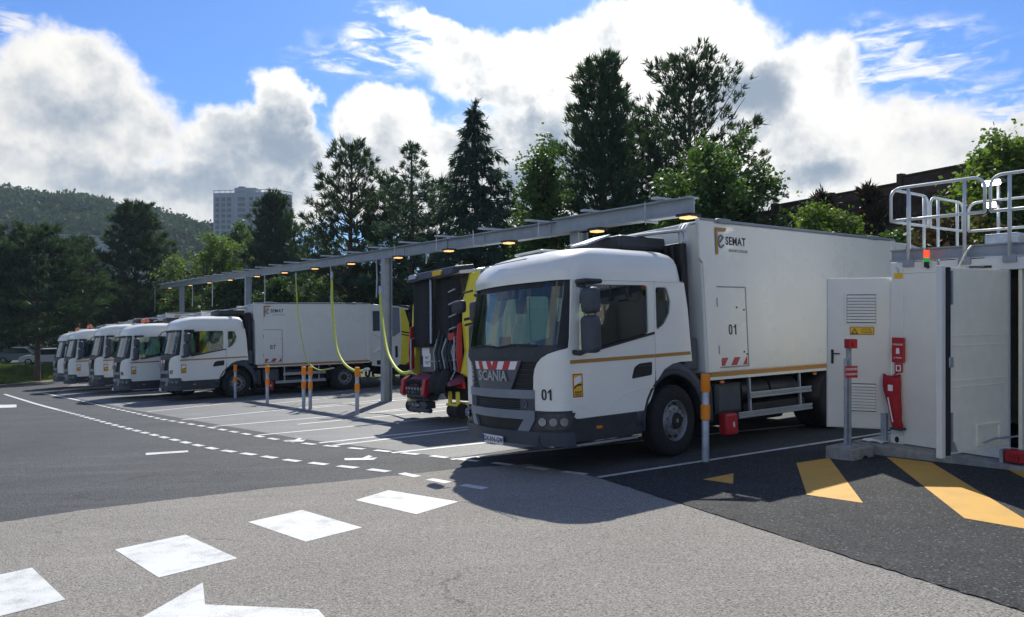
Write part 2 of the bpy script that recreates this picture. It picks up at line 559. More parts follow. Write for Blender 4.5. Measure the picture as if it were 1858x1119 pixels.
M['brown'] = pbr('stained_timber', (.062, .040, .030), .82, var=.3, vscale=3, dirt=.3, dcol=(.03, .024, .02), bump=.4, bscale=25)
M['brown2'] = pbr('stained_timber_pale', (.085, .055, .041), .82, var=.3, vscale=2.2, dirt=.3, dcol=(.035, .028, .022), bump=.4, bscale=25)
M['bark'] = pbr('bark', (.062, .050, .040), .9, var=.35, vscale=5, bump=.8, bscale=14)
M['barkred'] = pbr('pine_bark', (.075, .048, .036), .9, var=.35, vscale=4, bump=.8, bscale=14)
M['pine'] = leafmat('pine_needles', (.030, .058, .034), (.060, .105, .055), .6, .30, .5)
M['pine2'] = leafmat('dark_pine_needles', (.026, .048, .032), (.052, .088, .050), .6, .28, .5)
M['cedar'] = leafmat('cedar_needles', (.036, .070, .056), (.065, .115, .085), .6, .30, .5)
M['cedar2'] = leafmat('deodar_needles', (.026, .055, .044), (.050, .092, .068), .6, .28, .5)
M['leaf'] = leafmat('leaf_green', (.035, .075, .022), (.085, .145, .040), .5, .40, .7)
M['leafbr'] = leafmat('leaf_bright', (.065, .115, .025), (.14, .20, .05), .5, .45, .7)
M['leafdk'] = leafmat('leaf_dark', (.024, .055, .020), (.055, .10, .032), .5, .36, .7)
M['leafbrown'] = leafmat('leaf_brown', (.06, .040, .018), (.10, .075, .03), .6, .3, .7)
M['brownneedle'] = leafmat('brown_needles', (.026, .019, .014), (.050, .036, .024), .7, .15, .7)
M['hillleaf'] = leafmat('forest_leaf', (.018, .040, .022), (.045, .080, .036), .7, .25, .035)
M['grass'] = leafmat('grass_blades', (.045, .085, .018), (.12, .15, .04), .6, .35, .4)


def glass(name, tint=(.55, .68, .62), rough=.02, mixf=.62):
    m = bpy.data.materials.new(name)
    m.use_nodes = True
    g = NT(m.node_tree)
    g.n.clear()
    out = g.node('ShaderNodeOutputMaterial')
    tr = g.node('ShaderNodeBsdfTransparent'); tr.inputs[0].default_value = tuple(tint) + (1,)
    gl = g.node('ShaderNodeBsdfGlossy'); gl.inputs['Roughness'].default_value = rough
    gl.inputs['Color'].default_value = (.9, .95, 1, 1)
    fr = g.node('ShaderNodeFresnel'); fr.inputs[0].default_value = 1.52
    mx = g.node('ShaderNodeMixShader')
    g.l.new(g.m('MULTIPLY_ADD', fr.outputs[0], 1.0, .03, clamp=True), mx.inputs[0])
    g.l.new(tr.outputs[0], mx.inputs[1]); g.l.new(gl.outputs[0], mx.inputs[2])
    g.l.new(mx.outputs[0], out.inputs[0])
    return m
M['glass'] = glass('cab_glass')
M['darkglass'] = pbr('dark_glass', (.02, .03, .035), .06, coat=.3)
M['mirror'] = pbr('mirror_glass', (.55, .58, .6), .05, metal=1)


def hazard(name, c1, c2, period, slope, axis_a, axis_b, lean_flip=False):
    """slanting two-colour reflective stripes in object space"""
    m = bpy.data.materials.new(name)
    m.use_nodes = True
    g = NT(m.node_tree)
    b = g.n['Principled BSDF']
    sep = g.node('ShaderNodeSeparateXYZ')
    g.l.new(g.node('ShaderNodeTexCoord').outputs['Object'], sep.inputs[0])
    a_ = sep.outputs[axis_a]
    if lean_flip:
        a_ = g.m('MULTIPLY', g.m('ABSOLUTE', a_), -1.0)
    q = g.m('MULTIPLY_ADD', sep.outputs[axis_b], slope, a_)
    fr = g.m('FRACT', g.m('DIVIDE', q, period))
    c = g.mix(g.m('GREATER_THAN', fr, .5), tuple(c1) + (1,), tuple(c2) + (1,))
    g.l.new(c, b.inputs['Base Color'])
    b.inputs['Roughness'].default_value = .4
    return m
M['hazfront'] = hazard('hazard_front', (.48, .02, .03), (.74, .74, .73), .26, .45, 1, 2, True)
M['hazside'] = hazard('hazard_side', (.45, .02, .035), (.70, .70, .68), .30, -.75, 0, 2)
M['hazrear'] = hazard('hazard_rear', (.45, .02, .035), (.70, .70, .68), .20, .8, 1, 2)

# ------------------------------------------------------------------ the ground
M['asphalt'] = asphalt('yard_asphalt', (.033, .037, .040), (.084, .090, .094), (.18, .188, .193), .25, .72, .34, .40, .22, 48, 38, .28, .5)
M['bay'] = asphalt('bay_glare_asphalt', (.075, .080, .082), (.145, .150, .152), (.24, .245, .24), .3, .60, .28, .30, .5, 48, 38, .45, .3)  # lighter than the yard: sun glare on the bay floor put into the colour
M['lightasphalt'] = asphalt('worn_asphalt', (.172, .163, .145), (.325, .308, .276), (.48, .46, .42), .30, .88, .11, .22, .2, 58, 46, .10, .6)
M['freshasphalt'] = asphalt('fresh_asphalt', (.012, .013, .0145), (.052, .055, .058), (.21, .215, .215), .28, .80, .10, 0, .25, 44, 36)
M['mark'] = paint_mark('white_road_paint', (.60, .615, .60), .55)
M['markold'] = paint_mark('worn_road_paint', (.58, .59, .58), .75)
M['markyel'] = paint_mark('yellow_road_paint', (.60, .335, .05), .30, (.2, .14, .05))
M['soil'] = pbr('meadow_ground', (.060, .072, .030), .95, var=.35, vscale=.4, dirt=.4, dcol=(.09, .075, .045), bump=.5, bscale=12)
M['path'] = pbr('gravel_verge', (.17, .155, .12), .95, var=.25, vscale=1.2, dirt=.4, dcol=(.10, .11, .04), bump=.6, bscale=30)


def sheet(name, us_list, ss_list, lift, mat):
    rows = []
    for s in ss_list:
        rows.append([tuple(UV(u, s, lift)) for u in us_list])
    return MB().grid(rows).build(name, mat)
ter = sheet('terrain', [-900, -60, -20, 0, 17, 40, 120, 1500], [-900, -28, 0, 30, SEND, 120, 400, 1700], -.03, M['soil'])
tag(ter, kind='structure')
# the yard ends at a slanting edge towards the trees on the far left
yard_poly = [UV(-30, -27.9), UV(16.8, -27.9), UV(16.8, 59.9), UV(2.9, 59.9), UV(-.74, 55.8), UV(-14, 41), UV(-30, 24)]
yard = MB().add(yard_poly, [tuple(range(len(yard_poly)))]).build('asphalt_yard', M['asphalt'])
tag(yard, kind='structure')


def flat(name, pts, lift, mat, parent, thick=True):
    """thin painted or laid sheet on the sloping yard"""
    vs = [(p[0], p[1], gz(p[0], p[1]) + lift) for p in pts]
    o = MB().add(vs, [tuple(range(len(vs)))]).build(name, mat, parent)
    return o
def pix(pts):
    return [ground(*p) for p in pts]
def wavy(p0, p1, n, amp):
    out = []
    p0, p1 = np.array(p0), np.array(p1)
    d = (p1 - p0); nn = np.array([-d[1], d[0], 0]); nn = nn / np.linalg.norm(nn)
    for i in range(n):
        t = i / n
        out.append(p0 + d * t + nn * random.gauss(0, amp))
    return out
edge_px = [(0, 948), (150, 926), (300, 908), (500, 885), (700, 865), (850, 849), (960, 842), (1085, 867)]
eg = pix(edge_px)
eg[0] = eg[0]
poly = []
start = eg[0] + (eg[0] - eg[1]) * 2.5
seq = [start] + eg
for i in range(len(seq) - 1):
    poly += wavy(seq[i], seq[i + 1], 14, .012)
rb = pix([(1085, 867), (1290, 933), (1560, 1020), (1858, 1112)])
far = rb[-1] + (rb[-1] - rb[-2]) * 5
seq = rb + [far]
for i in range(len(seq) - 1):
    poly += wavy(seq[i], seq[i + 1], 12, .008)
poly += [far, np.array([6.0, -9.0, 0]), np.array([-14.0, -9.0, 0]), np.array([start[0], start[1], 0])]
apron = flat('light_asphalt', poly, .004, M['lightasphalt'], None)
tag(apron, kind='structure')
fp = []
p_a = ground(1090, 868)
for i in range(len(rb) - 1):
    fp += wavy(rb[i] , rb[i + 1], 22, .011)
lnA, lnB = ground(1085, 867), ground(1535, 797)
fr_poly = [q + np.array([.012, .012, 0]) for q in fp] + [rb[-1], far, np.array([9.5, -5, 0]), np.array([16, 4, 0]), UV(16, 3), UV(16, 6.2), lnB + (lnB - lnA) * .8, lnB]
fresh = flat('fresh_asphalt', fr_poly, .008, M['freshasphalt'], None)
tag(fresh, kind='structure')

bays = flat('bay_glare_sheet', [UV(5.6, 9.6), UV(16.5, 9.9), UV(16.5, 58), UV(3.6, 58), UV(1.6, 40), UV(3.0, 26), UV(4.6, 14)], .003, M['bay'], None)  # added sheet, brightens the bays by colour where low-angle glare falls
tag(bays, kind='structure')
MK = .0068
MKF = .0108
def mark(name, pts, mat='mark'):
    return flat(name, pts, MKF if mat == 'markyel' or (name == 'bay_line_marking' and mat == 'markfresh') else MK, M['mark' if mat == 'markfresh' else mat], yard)
# big white blocks of the give-way band and the arrow
for q in [[(645, 908), (705, 890), (832, 911), (755, 934)], [(450, 948), (548, 926), (657, 958), (555, 984)],
          [(208, 998), (337, 971), (431, 1014), (288, 1049)], [(-75, 1060), (58, 1031), (119, 1089), (-30, 1127)]]:
    mark('white_block_marking', pix(q))
mark('arrow_marking', pix([(120, 1200), (368, 1058), (372, 1098), (577, 1107), (660, 1200), (385, 1190), (390, 1330)]))
for q in [[(1275, 871), (1331, 860), (1330, 879)], [(1445, 841), (1505, 832), (1566, 914), (1464, 899)],
          [(1608, 830), (1690, 840), (1900, 968), (1750, 942)], [(1828, 853), (1915, 862), (1930, 905)]]:
    mark('yellow_hatch_marking', pix(q), 'markyel')
d1 = [(7.7, 715), (69, 734), (115, 746), (153, 756), (192, 767), (230, 777), (261, 785), (299, 794), (345, 805), (395, 816), (458, 825), (529, 836), (617, 846), (671, 852), (728, 859), (795, 873), (880, 887)]
d2 = [(77, 713), (142, 726), (192, 738), (230, 746), (295, 761), (372, 774), (421, 783), (498, 797), (563, 806), (636, 813), (680, 817), (780, 827), (845, 835), (907, 841), (972, 850), (1064, 861)]
def dashes(pl, spacing, length, width, sfar):
    P = [ground(*p)[:2] for p in reversed(pl)]
    seg = [np.linalg.norm(P[i + 1] - P[i]) for i in range(len(P) - 1)]
    cum = np.concatenate([[0], np.cumsum(seg)])
    def pos(t):
        t = min(t, cum[-1] - 1e-6)
        i = int(np.searchsorted(cum, t, side='right') - 1)
        f = (t - cum[i]) / seg[i]
        return P[i] + (P[i + 1] - P[i]) * f
    t = 0.0
    while t + length < min(cum[-1], sfar):
        a, b = pos(t), pos(t + length)
        d = (b - a) / np.linalg.norm(b - a); nn = np.array([-d[1], d[0]]) * width / 2
        mark('dash_marking', [a - nn, b - nn, b + nn, a + nn])
        t += spacing
    if cum[-1] > sfar:
        a, b = pos(sfar), pos(cum[-1] - 1e-3)
        m_ = [pos(sfar + (cum[-1] - sfar) * k / 6) for k in range(7)]
        for i in range(6):
            a, b = m_[i], m_[i + 1]
            d = (b - a) / np.linalg.norm(b - a); nn = np.array([-d[1], d[0]]) * width / 2
            mark('line_marking', [a - nn, b - nn, b + nn, a + nn])
dashes(d1, .66, .40, .13, 21)
dashes(d2, .66, .38, .12, 26)
def bayline(p, q, umax, width=.10, mat='mark'):
    a, b = ground(*p)[:2], ground(*q)[:2]
    d = (b - a) / np.linalg.norm(b - a)
    ua = a @ AX[:2]
    b = a + d * (umax - ua) / (d @ AX[:2])
    nn = np.array([-d[1], d[0]]) * width / 2
    mark('bay_line_marking', [a - nn, b - nn, b + nn, a + nn], mat)
bayline((1085, 867), (1535, 797), 12.5, .09, 'markfresh')
for p, q, um in [((818, 834), (1012, 815), 13), ((711, 822), (895, 802), 13), ((600, 809), (845, 780), 13), ((579, 804), (830, 777), 13),
                 ((468, 790), (700, 768), 14), ((387, 774), (598, 756), 14), ((330, 762), (498, 745), 14), ((268, 747), (383, 735), 14),
                 ((205, 735), (300, 726), 13), ((140, 721), (215, 715), 13), ((669, 749), (739, 741), 15), ((560, 741), (739, 724.6), 16), ((470, 735), (737, 708), 16), ((540, 770), (700, 755), 15)]:
    bayline(p, q, um, .13, 'mark')
def cpix(pts, ox, oy, sc):
    return pix([(ox + x / sc, oy + y / sc) for x, y in pts])
mark('bay_arrow_marking', cpix([(1630, 370), (1715, 369), (1745, 356), (1764, 361), (1745, 369), (1788, 366), (1768, 378), (1632, 380)], 0, 690, 2.609))
mark('bay_arrow_marking', cpix([(1350, 284), (1395, 283), (1415, 273), (1432, 277), (1418, 284), (1448, 281), (1432, 291), (1352, 293)], 0, 690, 2.609))
mark('faded_strip_marking', cpix([(690, 345), (890, 333), (892, 341), (690, 355)], 0, 690, 2.609), 'markold')
mark('faded_strip_marking', pix([(-20, 735), (30, 734), (30, 739), (-20, 741)]), 'mark')

# grass verge beyond the yard
vp = [UV(-.74, 55.85), UV(2.9, 59.95), UV(3.5, 61.5), UV(-.9, 57.4), UV(-14, 42.8), UV(-14, 41.1)]
verge = MB().add([(p[0], p[1], gz(p[0], p[1]) + .04) for p in vp], [(0, 1, 2, 3), (5, 0, 3, 4)]).build('verge_path', M['path'])
tag(verge, kind='structure')

# ------------------------------------------------------------------ refuse truck (local: x nose to tail from the front axle, y across, z up)
HW = 1.2
def front_pt(q, z, off=0.0):
    """point of the bowed cab front; q runs round the corner (|q|<.85 front, then the corner, then the side)"""
    xf = -2.43 + max(0.0, z - 1.60) * .20 + max(0.0, .55 - z) * .12
    sgn = 1 if q >= 0 else -1
    a = abs(q)
    bow = .15
    if a <= .85:
        x = xf + bow * (a / .85) ** 2; y = a
        nx, ny = -1.0, 2 * bow * a / .85 ** 2
        nx, ny = -1, .35 * a / .85
    elif a <= 1.35:
        t = (a - .85) / .5 * math.pi / 2
        x = xf + bow + .30 * (1 - math.cos(t)) ** .9; y = .85 + .35 * math.sin(t) ** .9
        nx, ny = -math.cos(t) * .9 - .05, math.sin(t) + .3 * math.cos(t)
    else:
        x = xf + bow + .30 + (a - 1.35); y = HW
        nx, ny = 0, 1
    l = math.hypot(nx, ny)
    return (x + nx / l * off, sgn * (y + ny / l * off), z)
def patch(name, zs, qlo, qhi, mat, parent, off=0.0, n=10, solid=.02, smooth=True):
    rows = []
    for z in zs:
        a, b = qlo(z) if callable(qlo) else qlo, qhi(z) if callable(qhi) else qhi
        rows.append([front_pt(a + (b - a) * k / n, z, off) for k in range(n + 1)])
    mb = MB().grid(rows)
    back = []
    for z in zs:
        a, b = qlo(z) if callable(qlo) else qlo, qhi(z) if callable(qhi) else qhi
        back.append([front_pt(a + (b - a) * k / n, z, off - solid) for k in range(n + 1)])
    base = len(mb.v); m_ = n + 1; k_ = len(zs)
    mb.grid(back)
    for k in range(n):
        mb.f.append((k, k + 1, base + k + 1, base + k))
        e = (k_ - 1) * m_
        mb.f.append((e + k, e + k + 1, base + e + k + 1, base + e + k))
    for i in range(k_ - 1):
        mb.f.append((i * m_, (i + 1) * m_, base + (i + 1) * m_, base + i * m_))
        mb.f.append((i * m_ + n, (i + 1) * m_ + n, base + (i + 1) * m_ + n, base + i * m_ + n))
    return mb.build(name, mat, parent, smooth=smooth)
def lin(xs, ys):
    return lambda z: float(np.interp(z, xs, ys))
def rnd_poly(pts, r=.05, n=4):
    """round the corners of a 2D polygon"""
    out = []
    N = len(pts)
    for i in range(N):
        p = np.array(pts[i]); a = np.array(pts[i - 1]); b = np.array(pts[(i + 1) % N])
        da, db = a - p, b - p
        la, lb = np.linalg.norm(da), np.linalg.norm(db)
        k = min(r, la * .45, lb * .45)
        p0, p1 = p + da / la * k, p + db / lb * k
        for j in range(n + 1):
            t = j / n
            out.append(tuple((1 - t) ** 2 * p0 + 2 * t * (1 - t) * p + t * t * p1))
    return out
def roof_ring(z, xf, xr, hw, rc):
    half = []
    yb = hw - rc
    for k in range(9):
        y = yb * k / 8
        half.append((xf + .15 * (y / .85) ** 2, y))
    x1 = xf + .15 * (yb / .85) ** 2
    for k in range(1, 7):
        t = k / 6 * math.pi / 2
        half.append((x1 + (rc * .9) * (1 - math.cos(t)), yb + rc * math.sin(t)))
    xs = x1 + rc * .9
    for k in range(1, 9):
        half.append((xs + (xr - .18 - xs) * k / 8, hw))
    for k in range(1, 6):
        t = k / 5 * math.pi / 2
        half.append((xr - .18 + .18 * math.sin(t), hw - .18 * (1 - math.cos(t))))
    for k in range(1, 5):
        half.append((xr, (hw - .18) * (1 - k / 4)))
    full = [(x, y, z) for x, y in half] + [(x, -y, z) for x, y in reversed(half[1:-1])]
    return full


def wheel(parent, x, y, z, side, dual=False, name='wheel', steer=0.0):
    """side -1 near, +1 far; wheel > tyre, rim (bolts, holes)"""
    w = empty(name); w.parent = parent
    w.matrix_local = Matrix.Translation((x, y, z)) @ Matrix.Rotation(steer, 4, 'Z')
    o = side
    R0 = .53
    prof = [(.305, -.14 * o), (.33, -.145 * o), (.42, -.16 * o), (.495, -.145 * o), (.522, -.115 * o), (.53, -.08 * o), (.522, -.045 * o), (.522, -.035 * o), (.53, -.03 * o), (.53, .03 * o), (.522, .035 * o), (.53, .06 * o), (.53, .09 * o), (.515, .125 * o), (.48, .147 * o), (.42, .158 * o), (.35, .15 * o), (.305, .135 * o)]
    t = MB().lathe(prof, 40).build('tyre', M['rubber'], w, smooth=True)
    if not dual:
        rp = [(.306, .135 * o), (.298, .142 * o), (.285, .125 * o), (.27, .07 * o), (.255, .055 * o), (.235, .075 * o), (.215, .11 * o), (.15, .125 * o), (.135, .122 * o), (.125, .16 * o), (.10, .175 * o), (.001, .178 * o)]
    else:
        rp = [(.306, .135 * o), (.298, .142 * o), (.285, .12 * o), (.27, .02 * o), (.25, -.02 * o), (.20, -.035 * o), (.15, -.03 * o), (.14, .04 * o), (.11, .07 * o), (.001, .075 * o)]
    rim = MB().lathe(rp, 40).build('rim', M['rim'], w, smooth=True)
    bm_ = MB(); hm = MB()
    for k in range(10):
        a = 2 * math.pi * (k + .5) / 10
        yy = (.12 if not dual else -.03) * o
        cx, cz = .178 * math.cos(a), .178 * math.sin(a)
        bm_.tube([(cx, yy, cz), (cx, yy + .035 * o, cz)], .017, 6)
        a2 = 2 * math.pi * k / 10
        cx, cz = .236 * math.cos(a2), .236 * math.sin(a2)
        yh = (.068 if not dual else -.022) * o
        hm.tube([(cx, yh, cz), (cx, yh + .022 * o, cz)], .034, 10)
    tag(bm_.build('wheel_nuts', M['alu'], rim), kind='stuff')
    tag(hm.build('rim_holes', M['black'], rim), kind='stuff')
    MB().lathe([(.001, (.176 if not dual else .074) * o), (.118, (.180 if not dual else .078) * o), (.125, (.16 if not dual else .06) * o)], 20).build('hub_cap', M['black'], rim, smooth=True)
    return w


def build_truck(XB=5.42):
    T = empty('refuse_truck')
    # ---- cab shell
    cab = empty('cab'); cab.parent = T
    zs = [.84, .9, 1.0, 1.1, 1.2, 1.3, 1.4, 1.48, 1.55, 1.60, 1.64, 1.67]
    lo = lin([.84, 1.1, 1.3, 1.4, 1.48, 1.55, 1.60, 1.64, 1.67], [.78, .78, .79, .81, .85, .92, 1.01, 1.13, 1.28])
    for sg in (1, -1):
        patch('corner_panel', zs, (lambda z, s=sg: s * lo(z)), (lambda z, s=sg: s * 1.40), M['white'], cab, 0, 12, .03)
    # dark front: apron under the windscreen, side mesh, badge panel, bars
    patch('windscreen_cowl', [1.50, 1.58, 1.66, 1.72], lin([1.5, 1.6, 1.66, 1.72], [-.86, -1.0, -1.2, -1.34]), lin([1.5, 1.6, 1.66, 1.72], [.86, 1.0, 1.2, 1.34]), M['plastic'], cab, -.012, 20, .03)
    patch('grille_backing', [.70, .9, 1.1, 1.3, 1.51], -.86, .86, M['mesh'], cab, -.03, 16, .02)
    for k in range(0, 11, 2):
        z = 1.14 + k * .032
        for sg in (-1, 1):
            inn = float(np.interp(z, [1.1, 1.5], [.44, .62]))
            out = float(np.interp(z, [1.1, 1.3, 1.5], [.77, .78, .85]))
            MB().tube([front_pt(sg * (inn + (out - inn) * j / 5), z, -.012) for j in range(6)], .009, 5).build('grille_slat', M['plastic'], cab)
    patch('badge_panel', [1.10, 1.14, 1.3, 1.45, 1.52], lin([1.1, 1.14, 1.52], [-.36, -.41, -.60]), lin([1.1, 1.14, 1.52], [.36, .41, .60]), M['badge'], cab, .012, 14, .03)
    patch('grille_bar', [1.00, 1.03, 1.10, 1.12], lin([1.0, 1.12], [-.80, -.80]), .80, M['greybar'], cab, .02, 16, .04)
    patch('grille_bar', [.72, .75, .82, .84], -.80, .80, M['greybar'], cab, .022, 16, .04)
    for sg in (-1, 1):
        patch('grille_end', [.84, .92, 1.0], (lambda z, s=sg: s * .56), (lambda z, s=sg: s * .80), M['bumper'], cab, .008, 6, .03)
    lm = MB()
    for k in range(5):
        z = .855 + k * .033
        lm.tube([front_pt(-.55 + 1.1 * j / 10, z, -.006) for j in range(11)], .007, 5)
    lm.build('lower_grille_slats', M['plastic'], cab)
    e = empty('washer_badge'); e.parent = cab
    p = front_pt(-.64, .93, .012)
    MB().lathe([(.001, .012), (.03, .014), (.045, .004), (.055, .0)], 18, Matrix.Translation(p) @ Matrix.Rotation(R(-90), 4, 'Z')).build('ring', M['greybar'], e, smooth=True)
    # bumper
    patch('bumper', [.375, .40, .46, .53, .56], -1.36, 1.36, M['bumper'], cab, .03, 30, .08)
    patch('bumper_intake', [.56, .62, .70, .74], -.62, .62, M['mesh'], cab, -.02, 14, .03)
    for sg in (-1, 1):
        patch('bumper_fin', [.56, .62, .72], (lambda z, s=sg: s * float(np.interp(z, [.56, .72], [.50, .62]))), (lambda z, s=sg: s * float(np.interp(z, [.56, .72], [.70, .80]))), M['greybar'], cab, .015, 4, .05)
        patch('headlamp_surround', [.55, .62, .70, .78, .85], (lambda z, s=sg: s * float(np.interp(z, [.55, .85], [.72, .80]))), (lambda z, s=sg: s * 1.46), M['plastic'], cab, -.005, 14, .04)
        hl = patch('headlamp', [.60, .66, .74, .81], (lambda z, s=sg: s * float(np.interp(z, [.61, .79], [.80, .84]))), (lambda z, s=sg: s * float(np.interp(z, [.61, .79], [1.28, 1.40]))), M['lampin'], cab, .012, 12, .03)
        for qq in (.92, 1.06, 1.20):
            p = front_pt(sg * qq, .70, .012); p2 = front_pt(sg * qq, .70, .04)
            MB().tube([p, p2], [.066, .056], 14).build('lamp_reflector', M['lens'], hl, smooth=True)
        # side skirt with steps under the door
        sk = MB().box(-1.98, -.66, sg * 1.06, sg * 1.185, .40, .74).build('step_skirt', M['plastic'], cab, bevel=.02)
        MB().box(-1.90, -.80, sg * 1.10, sg * 1.22, .355, .385).build('step_edge', M['alu'], sk, bevel=.004)
        MB().box(-1.55, -1.45, sg * 1.18, sg * 1.195, .56, .60).build('side_marker', M['amber'], sk)
    pm = MB()
    for k in range(3):
        pm.obox(front_pt(-.95, .43, .035), (.02, .2, .18 - k * .04)) if False else None
    MB().lathe([(.001, .015), (.07, .015), (.085, 0)], 20, Matrix.Translation(front_pt(-.92, .44, .03)) @ Matrix.Rotation(R(-90) + .4, 4, 'Z')).build('tow_cover', M['plastic'], cab, smooth=True)
    pl = MB().box(-2.478, -2.466, -.26, .26, .345, .465).build('number_plate', M['plate'], cab, bevel=.004)
    MB().box(-2.4805, -2.4785, .215, .255, .35, .46).build('plate_band', M['blue'], pl)
    # lettering and chevrons on the badge panel
    for i, (q0, q1) in enumerate([(-.60, .60)]):
        patch('hazard_strip', [1.395, 1.45, 1.51], lin([1.395, 1.51], [-.50, -.56]), lin([1.395, 1.51], [.50, .56]), M['hazfront'], cab, .020, 14, .004)
    text('maker_lettering', 'SCANIA', .20, (-2.448, 0, 1.30), (0, -1, 0), (0, 0, 1), M['silver'], cab, bold=.028, sx=1.0, ext=.006, spacing=1.02)
    # windscreen and pillars
    rows = []
    for z in [1.70, 1.9, 2.1, 2.3, 2.45, 2.60]:
        rows.append([front_pt(-1.22 + 2.44 * k / 24, z, -.02) for k in range(25)])
    MB().grid(rows).build('windscreen', M['glass'], cab, smooth='all')
    for sg in (-1, 1):
        patch('windscreen_pillar', [1.68, 1.9, 2.2, 2.62], (lambda z, s=sg: s * 1.13), (lambda z, s=sg: s * 1.30), M['black'], cab, -.012, 5, .05)
        patch('corner_post', [1.66, 1.9, 2.2, 2.62], (lambda z, s=sg: s * 1.30), (lambda z, s=sg: s * float(np.interp(z, [1.66, 2.62], [1.50, 1.36]))), M['white'], cab, -.002, 5, .05)
    patch('windscreen_top_band', [2.52, 2.57, 2.62], -1.2, 1.2, M['black'], cab, -.016, 20, .01)
    wm = MB()
    for a_, b_ in ((.75, -.05), (-.05, -.85)):
        wm.tube([front_pt(a_, 1.70, .02), front_pt((a_ + b_) / 2, 1.74, .025), front_pt(b_, 1.72, .02)], .012, 5)
    wm.build('wiper', M['black'], cab)
    # roof
    rr = [roof_ring(2.60, -2.245, .335, 1.20, .38), roof_ring(2.68, -2.245, .325, 1.20, .38), roof_ring(2.74, -2.235, .315, 1.195, .38), roof_ring(2.86, -2.16, .30, 1.18, .40),
          roof_ring(2.95, -2.06, .27, 1.15, .42), roof_ring(3.02, -1.92, .22, 1.09, .44), roof_ring(3.07, -1.74, .15, 1.00, .46), roof_ring(3.105, -1.45, .02, .86, .45), roof_ring(3.125, -1.1, -.2, .62, .4)]
    mb = MB().grid(rr, closed=True)
    n_ = len(rr[0]); mb.f.append(tuple((len(rr) - 1) * n_ + k for k in range(n_)))
    roof = mb.build('roof', M['white'], cab, smooth=True)
    MB().box(-1.75, -1.35, -.35, .35, 3.085, 3.125).build('roof_hatch', M['white'], roof, bevel=.02)
    MB().tube([(-2.20, -.55, 2.93), (-2.13, -.5, 2.95), (-2.1, .5, 2.95), (-2.17, .55, 2.93)], .008, 5).build('roof_seam', M['greybar'], roof)
    # doors
    for sg in (-1, 1):
        def fn(a, b, d, s=sg):
            return (a, s * (HW - .004 - d), b)
        outer = [(-1.965, .76), (-1.99, 1.0), (-1.995, 1.655), (-1.90, 2.60), (-.325, 2.60), (-.375, 1.20), (-.41, 1.02), (-.50, .86), (-.64, .73), (-1.90, .72)]
        win = rnd_poly([(-1.845, 1.66), (-1.60, 1.63), (-.475, 1.835), (-.465, 2.545), (-1.775, 2.535)], .07)
        dr = MB().prism(outer, [win], fn, .05).build('door', M['white'], cab, bevel=.006)
        gl = MB().prism(win, [], lambda a, b, d, s=sg: (a, s * (HW - .03 - d), b), .005).build('door_window', M['glass'], dr)
        MB().bar((-.37, sg * (HW + .004), 1.845), (-1.60, sg * (HW + .004), 1.622), .012, .035).build('window_seal', M['black'], dr)
        hp = rnd_poly([(-.86, 1.20), (-.455, 1.235), (-.44, 1.425), (-.70, 1.41), (-.80, 1.36)], .03)
        hd = MB().prism(hp, [], lambda a, b, d, s=sg: (a, s * (HW + .003 - d), b), .006).build('door_handle', M['black'], dr)
        MB().tube([(-.74, sg * (HW + .012), 1.36), (-.50, sg * (HW + .02), 1.37)], .014, 6).build('handle_bar', M['plastic'], hd)
        MB().prism([(-1.985, 1.46), (-.383, 1.485), (-.380, 1.535), (-1.987, 1.51)], [], lambda a, b, d, s=sg: (a, s * (HW + .001 - d), b), .004).build('ochre_stripe', M['orange'], dr)
        # stiffening crease low on the door
        MB().tube([(-1.40, sg * (HW - .001), .78), (-1.2, sg * (HW - .001), .92), (-1.0, sg * (HW - .001), 1.0), (-.72, sg * (HW - .001), 1.04), (-.42, sg * (HW - .001), 1.05)], .006, 6).build('door_crease', M['white'], dr, smooth=True)
        # rear quarter with its window
        q_out = [(-.318, 2.60), (.325, 2.60), (.385, 2.2), (.435, 1.40), (.20, 1.40), (.0, 1.375), (-.18, 1.30), (-.30, 1.18), (-.365, 1.10), (-.36, 1.4)]
        q_win = rnd_poly([(-.30, 2.52), (-.06, 2.52), (.02, 2.30), (-.02, 2.12), (-.14, 1.97), (-.31, 1.88)], .05)
        qt = MB().prism(q_out, [q_win], fn, .05).build('rear_quarter', M['white'], cab, bevel=.006)
        MB().prism(q_win, [], lambda a, b, d, s=sg: (a, s * (HW - .03 - d), b), .005).build('quarter_window', M['glass'], qt)
        MB().prism([(-.372, 1.485), (.40, 1.50), (.397, 1.55), (-.368, 1.535)], [], lambda a, b, d, s=sg: (a, s * (HW + .001 - d), b), .004).build('ochre_stripe', M['orange'], qt)
        # mirrors
        mi = empty('door_mirror'); mi.parent = cab
        y0 = sg * 1.20
        MB().box(-1.90, -1.70, min(y0 + sg * .09, y0 + sg * .36), max(y0 + sg * .09, y0 + sg * .36), 1.60, 2.10).build('mirror_housing', M['bumper'], mi, bevel=.075, seg=4, smooth=True)
        MB().box(-1.88, -1.68, min(y0 + sg * .09, y0 + sg * .35), max(y0 + sg * .09, y0 + sg * .35), 2.125, 2.48).build('mirror_housing', M['bumper'], mi, bevel=.075, seg=4, smooth=True)
        MB().box(-1.697, -1.688, min(y0 + sg * .12, y0 + sg * .30), max(y0 + sg * .12, y0 + sg * .30), 1.68, 2.05).build('mirror_glass', M['mirror'], mi)
        MB().box(-1.677, -1.668, min(y0 + sg * .12, y0 + sg * .29), max(y0 + sg * .12, y0 + sg * .29), 2.17, 2.41).build('mirror_glass', M['mirror'], mi)
        MB().tube([(-1.93, sg * 1.17, 1.62), (-1.86, sg * 1.26, 1.60), (-1.80, sg * 1.36, 1.64)], .035, 8).build('mirror_arm', M['plastic'], mi, smooth=True)
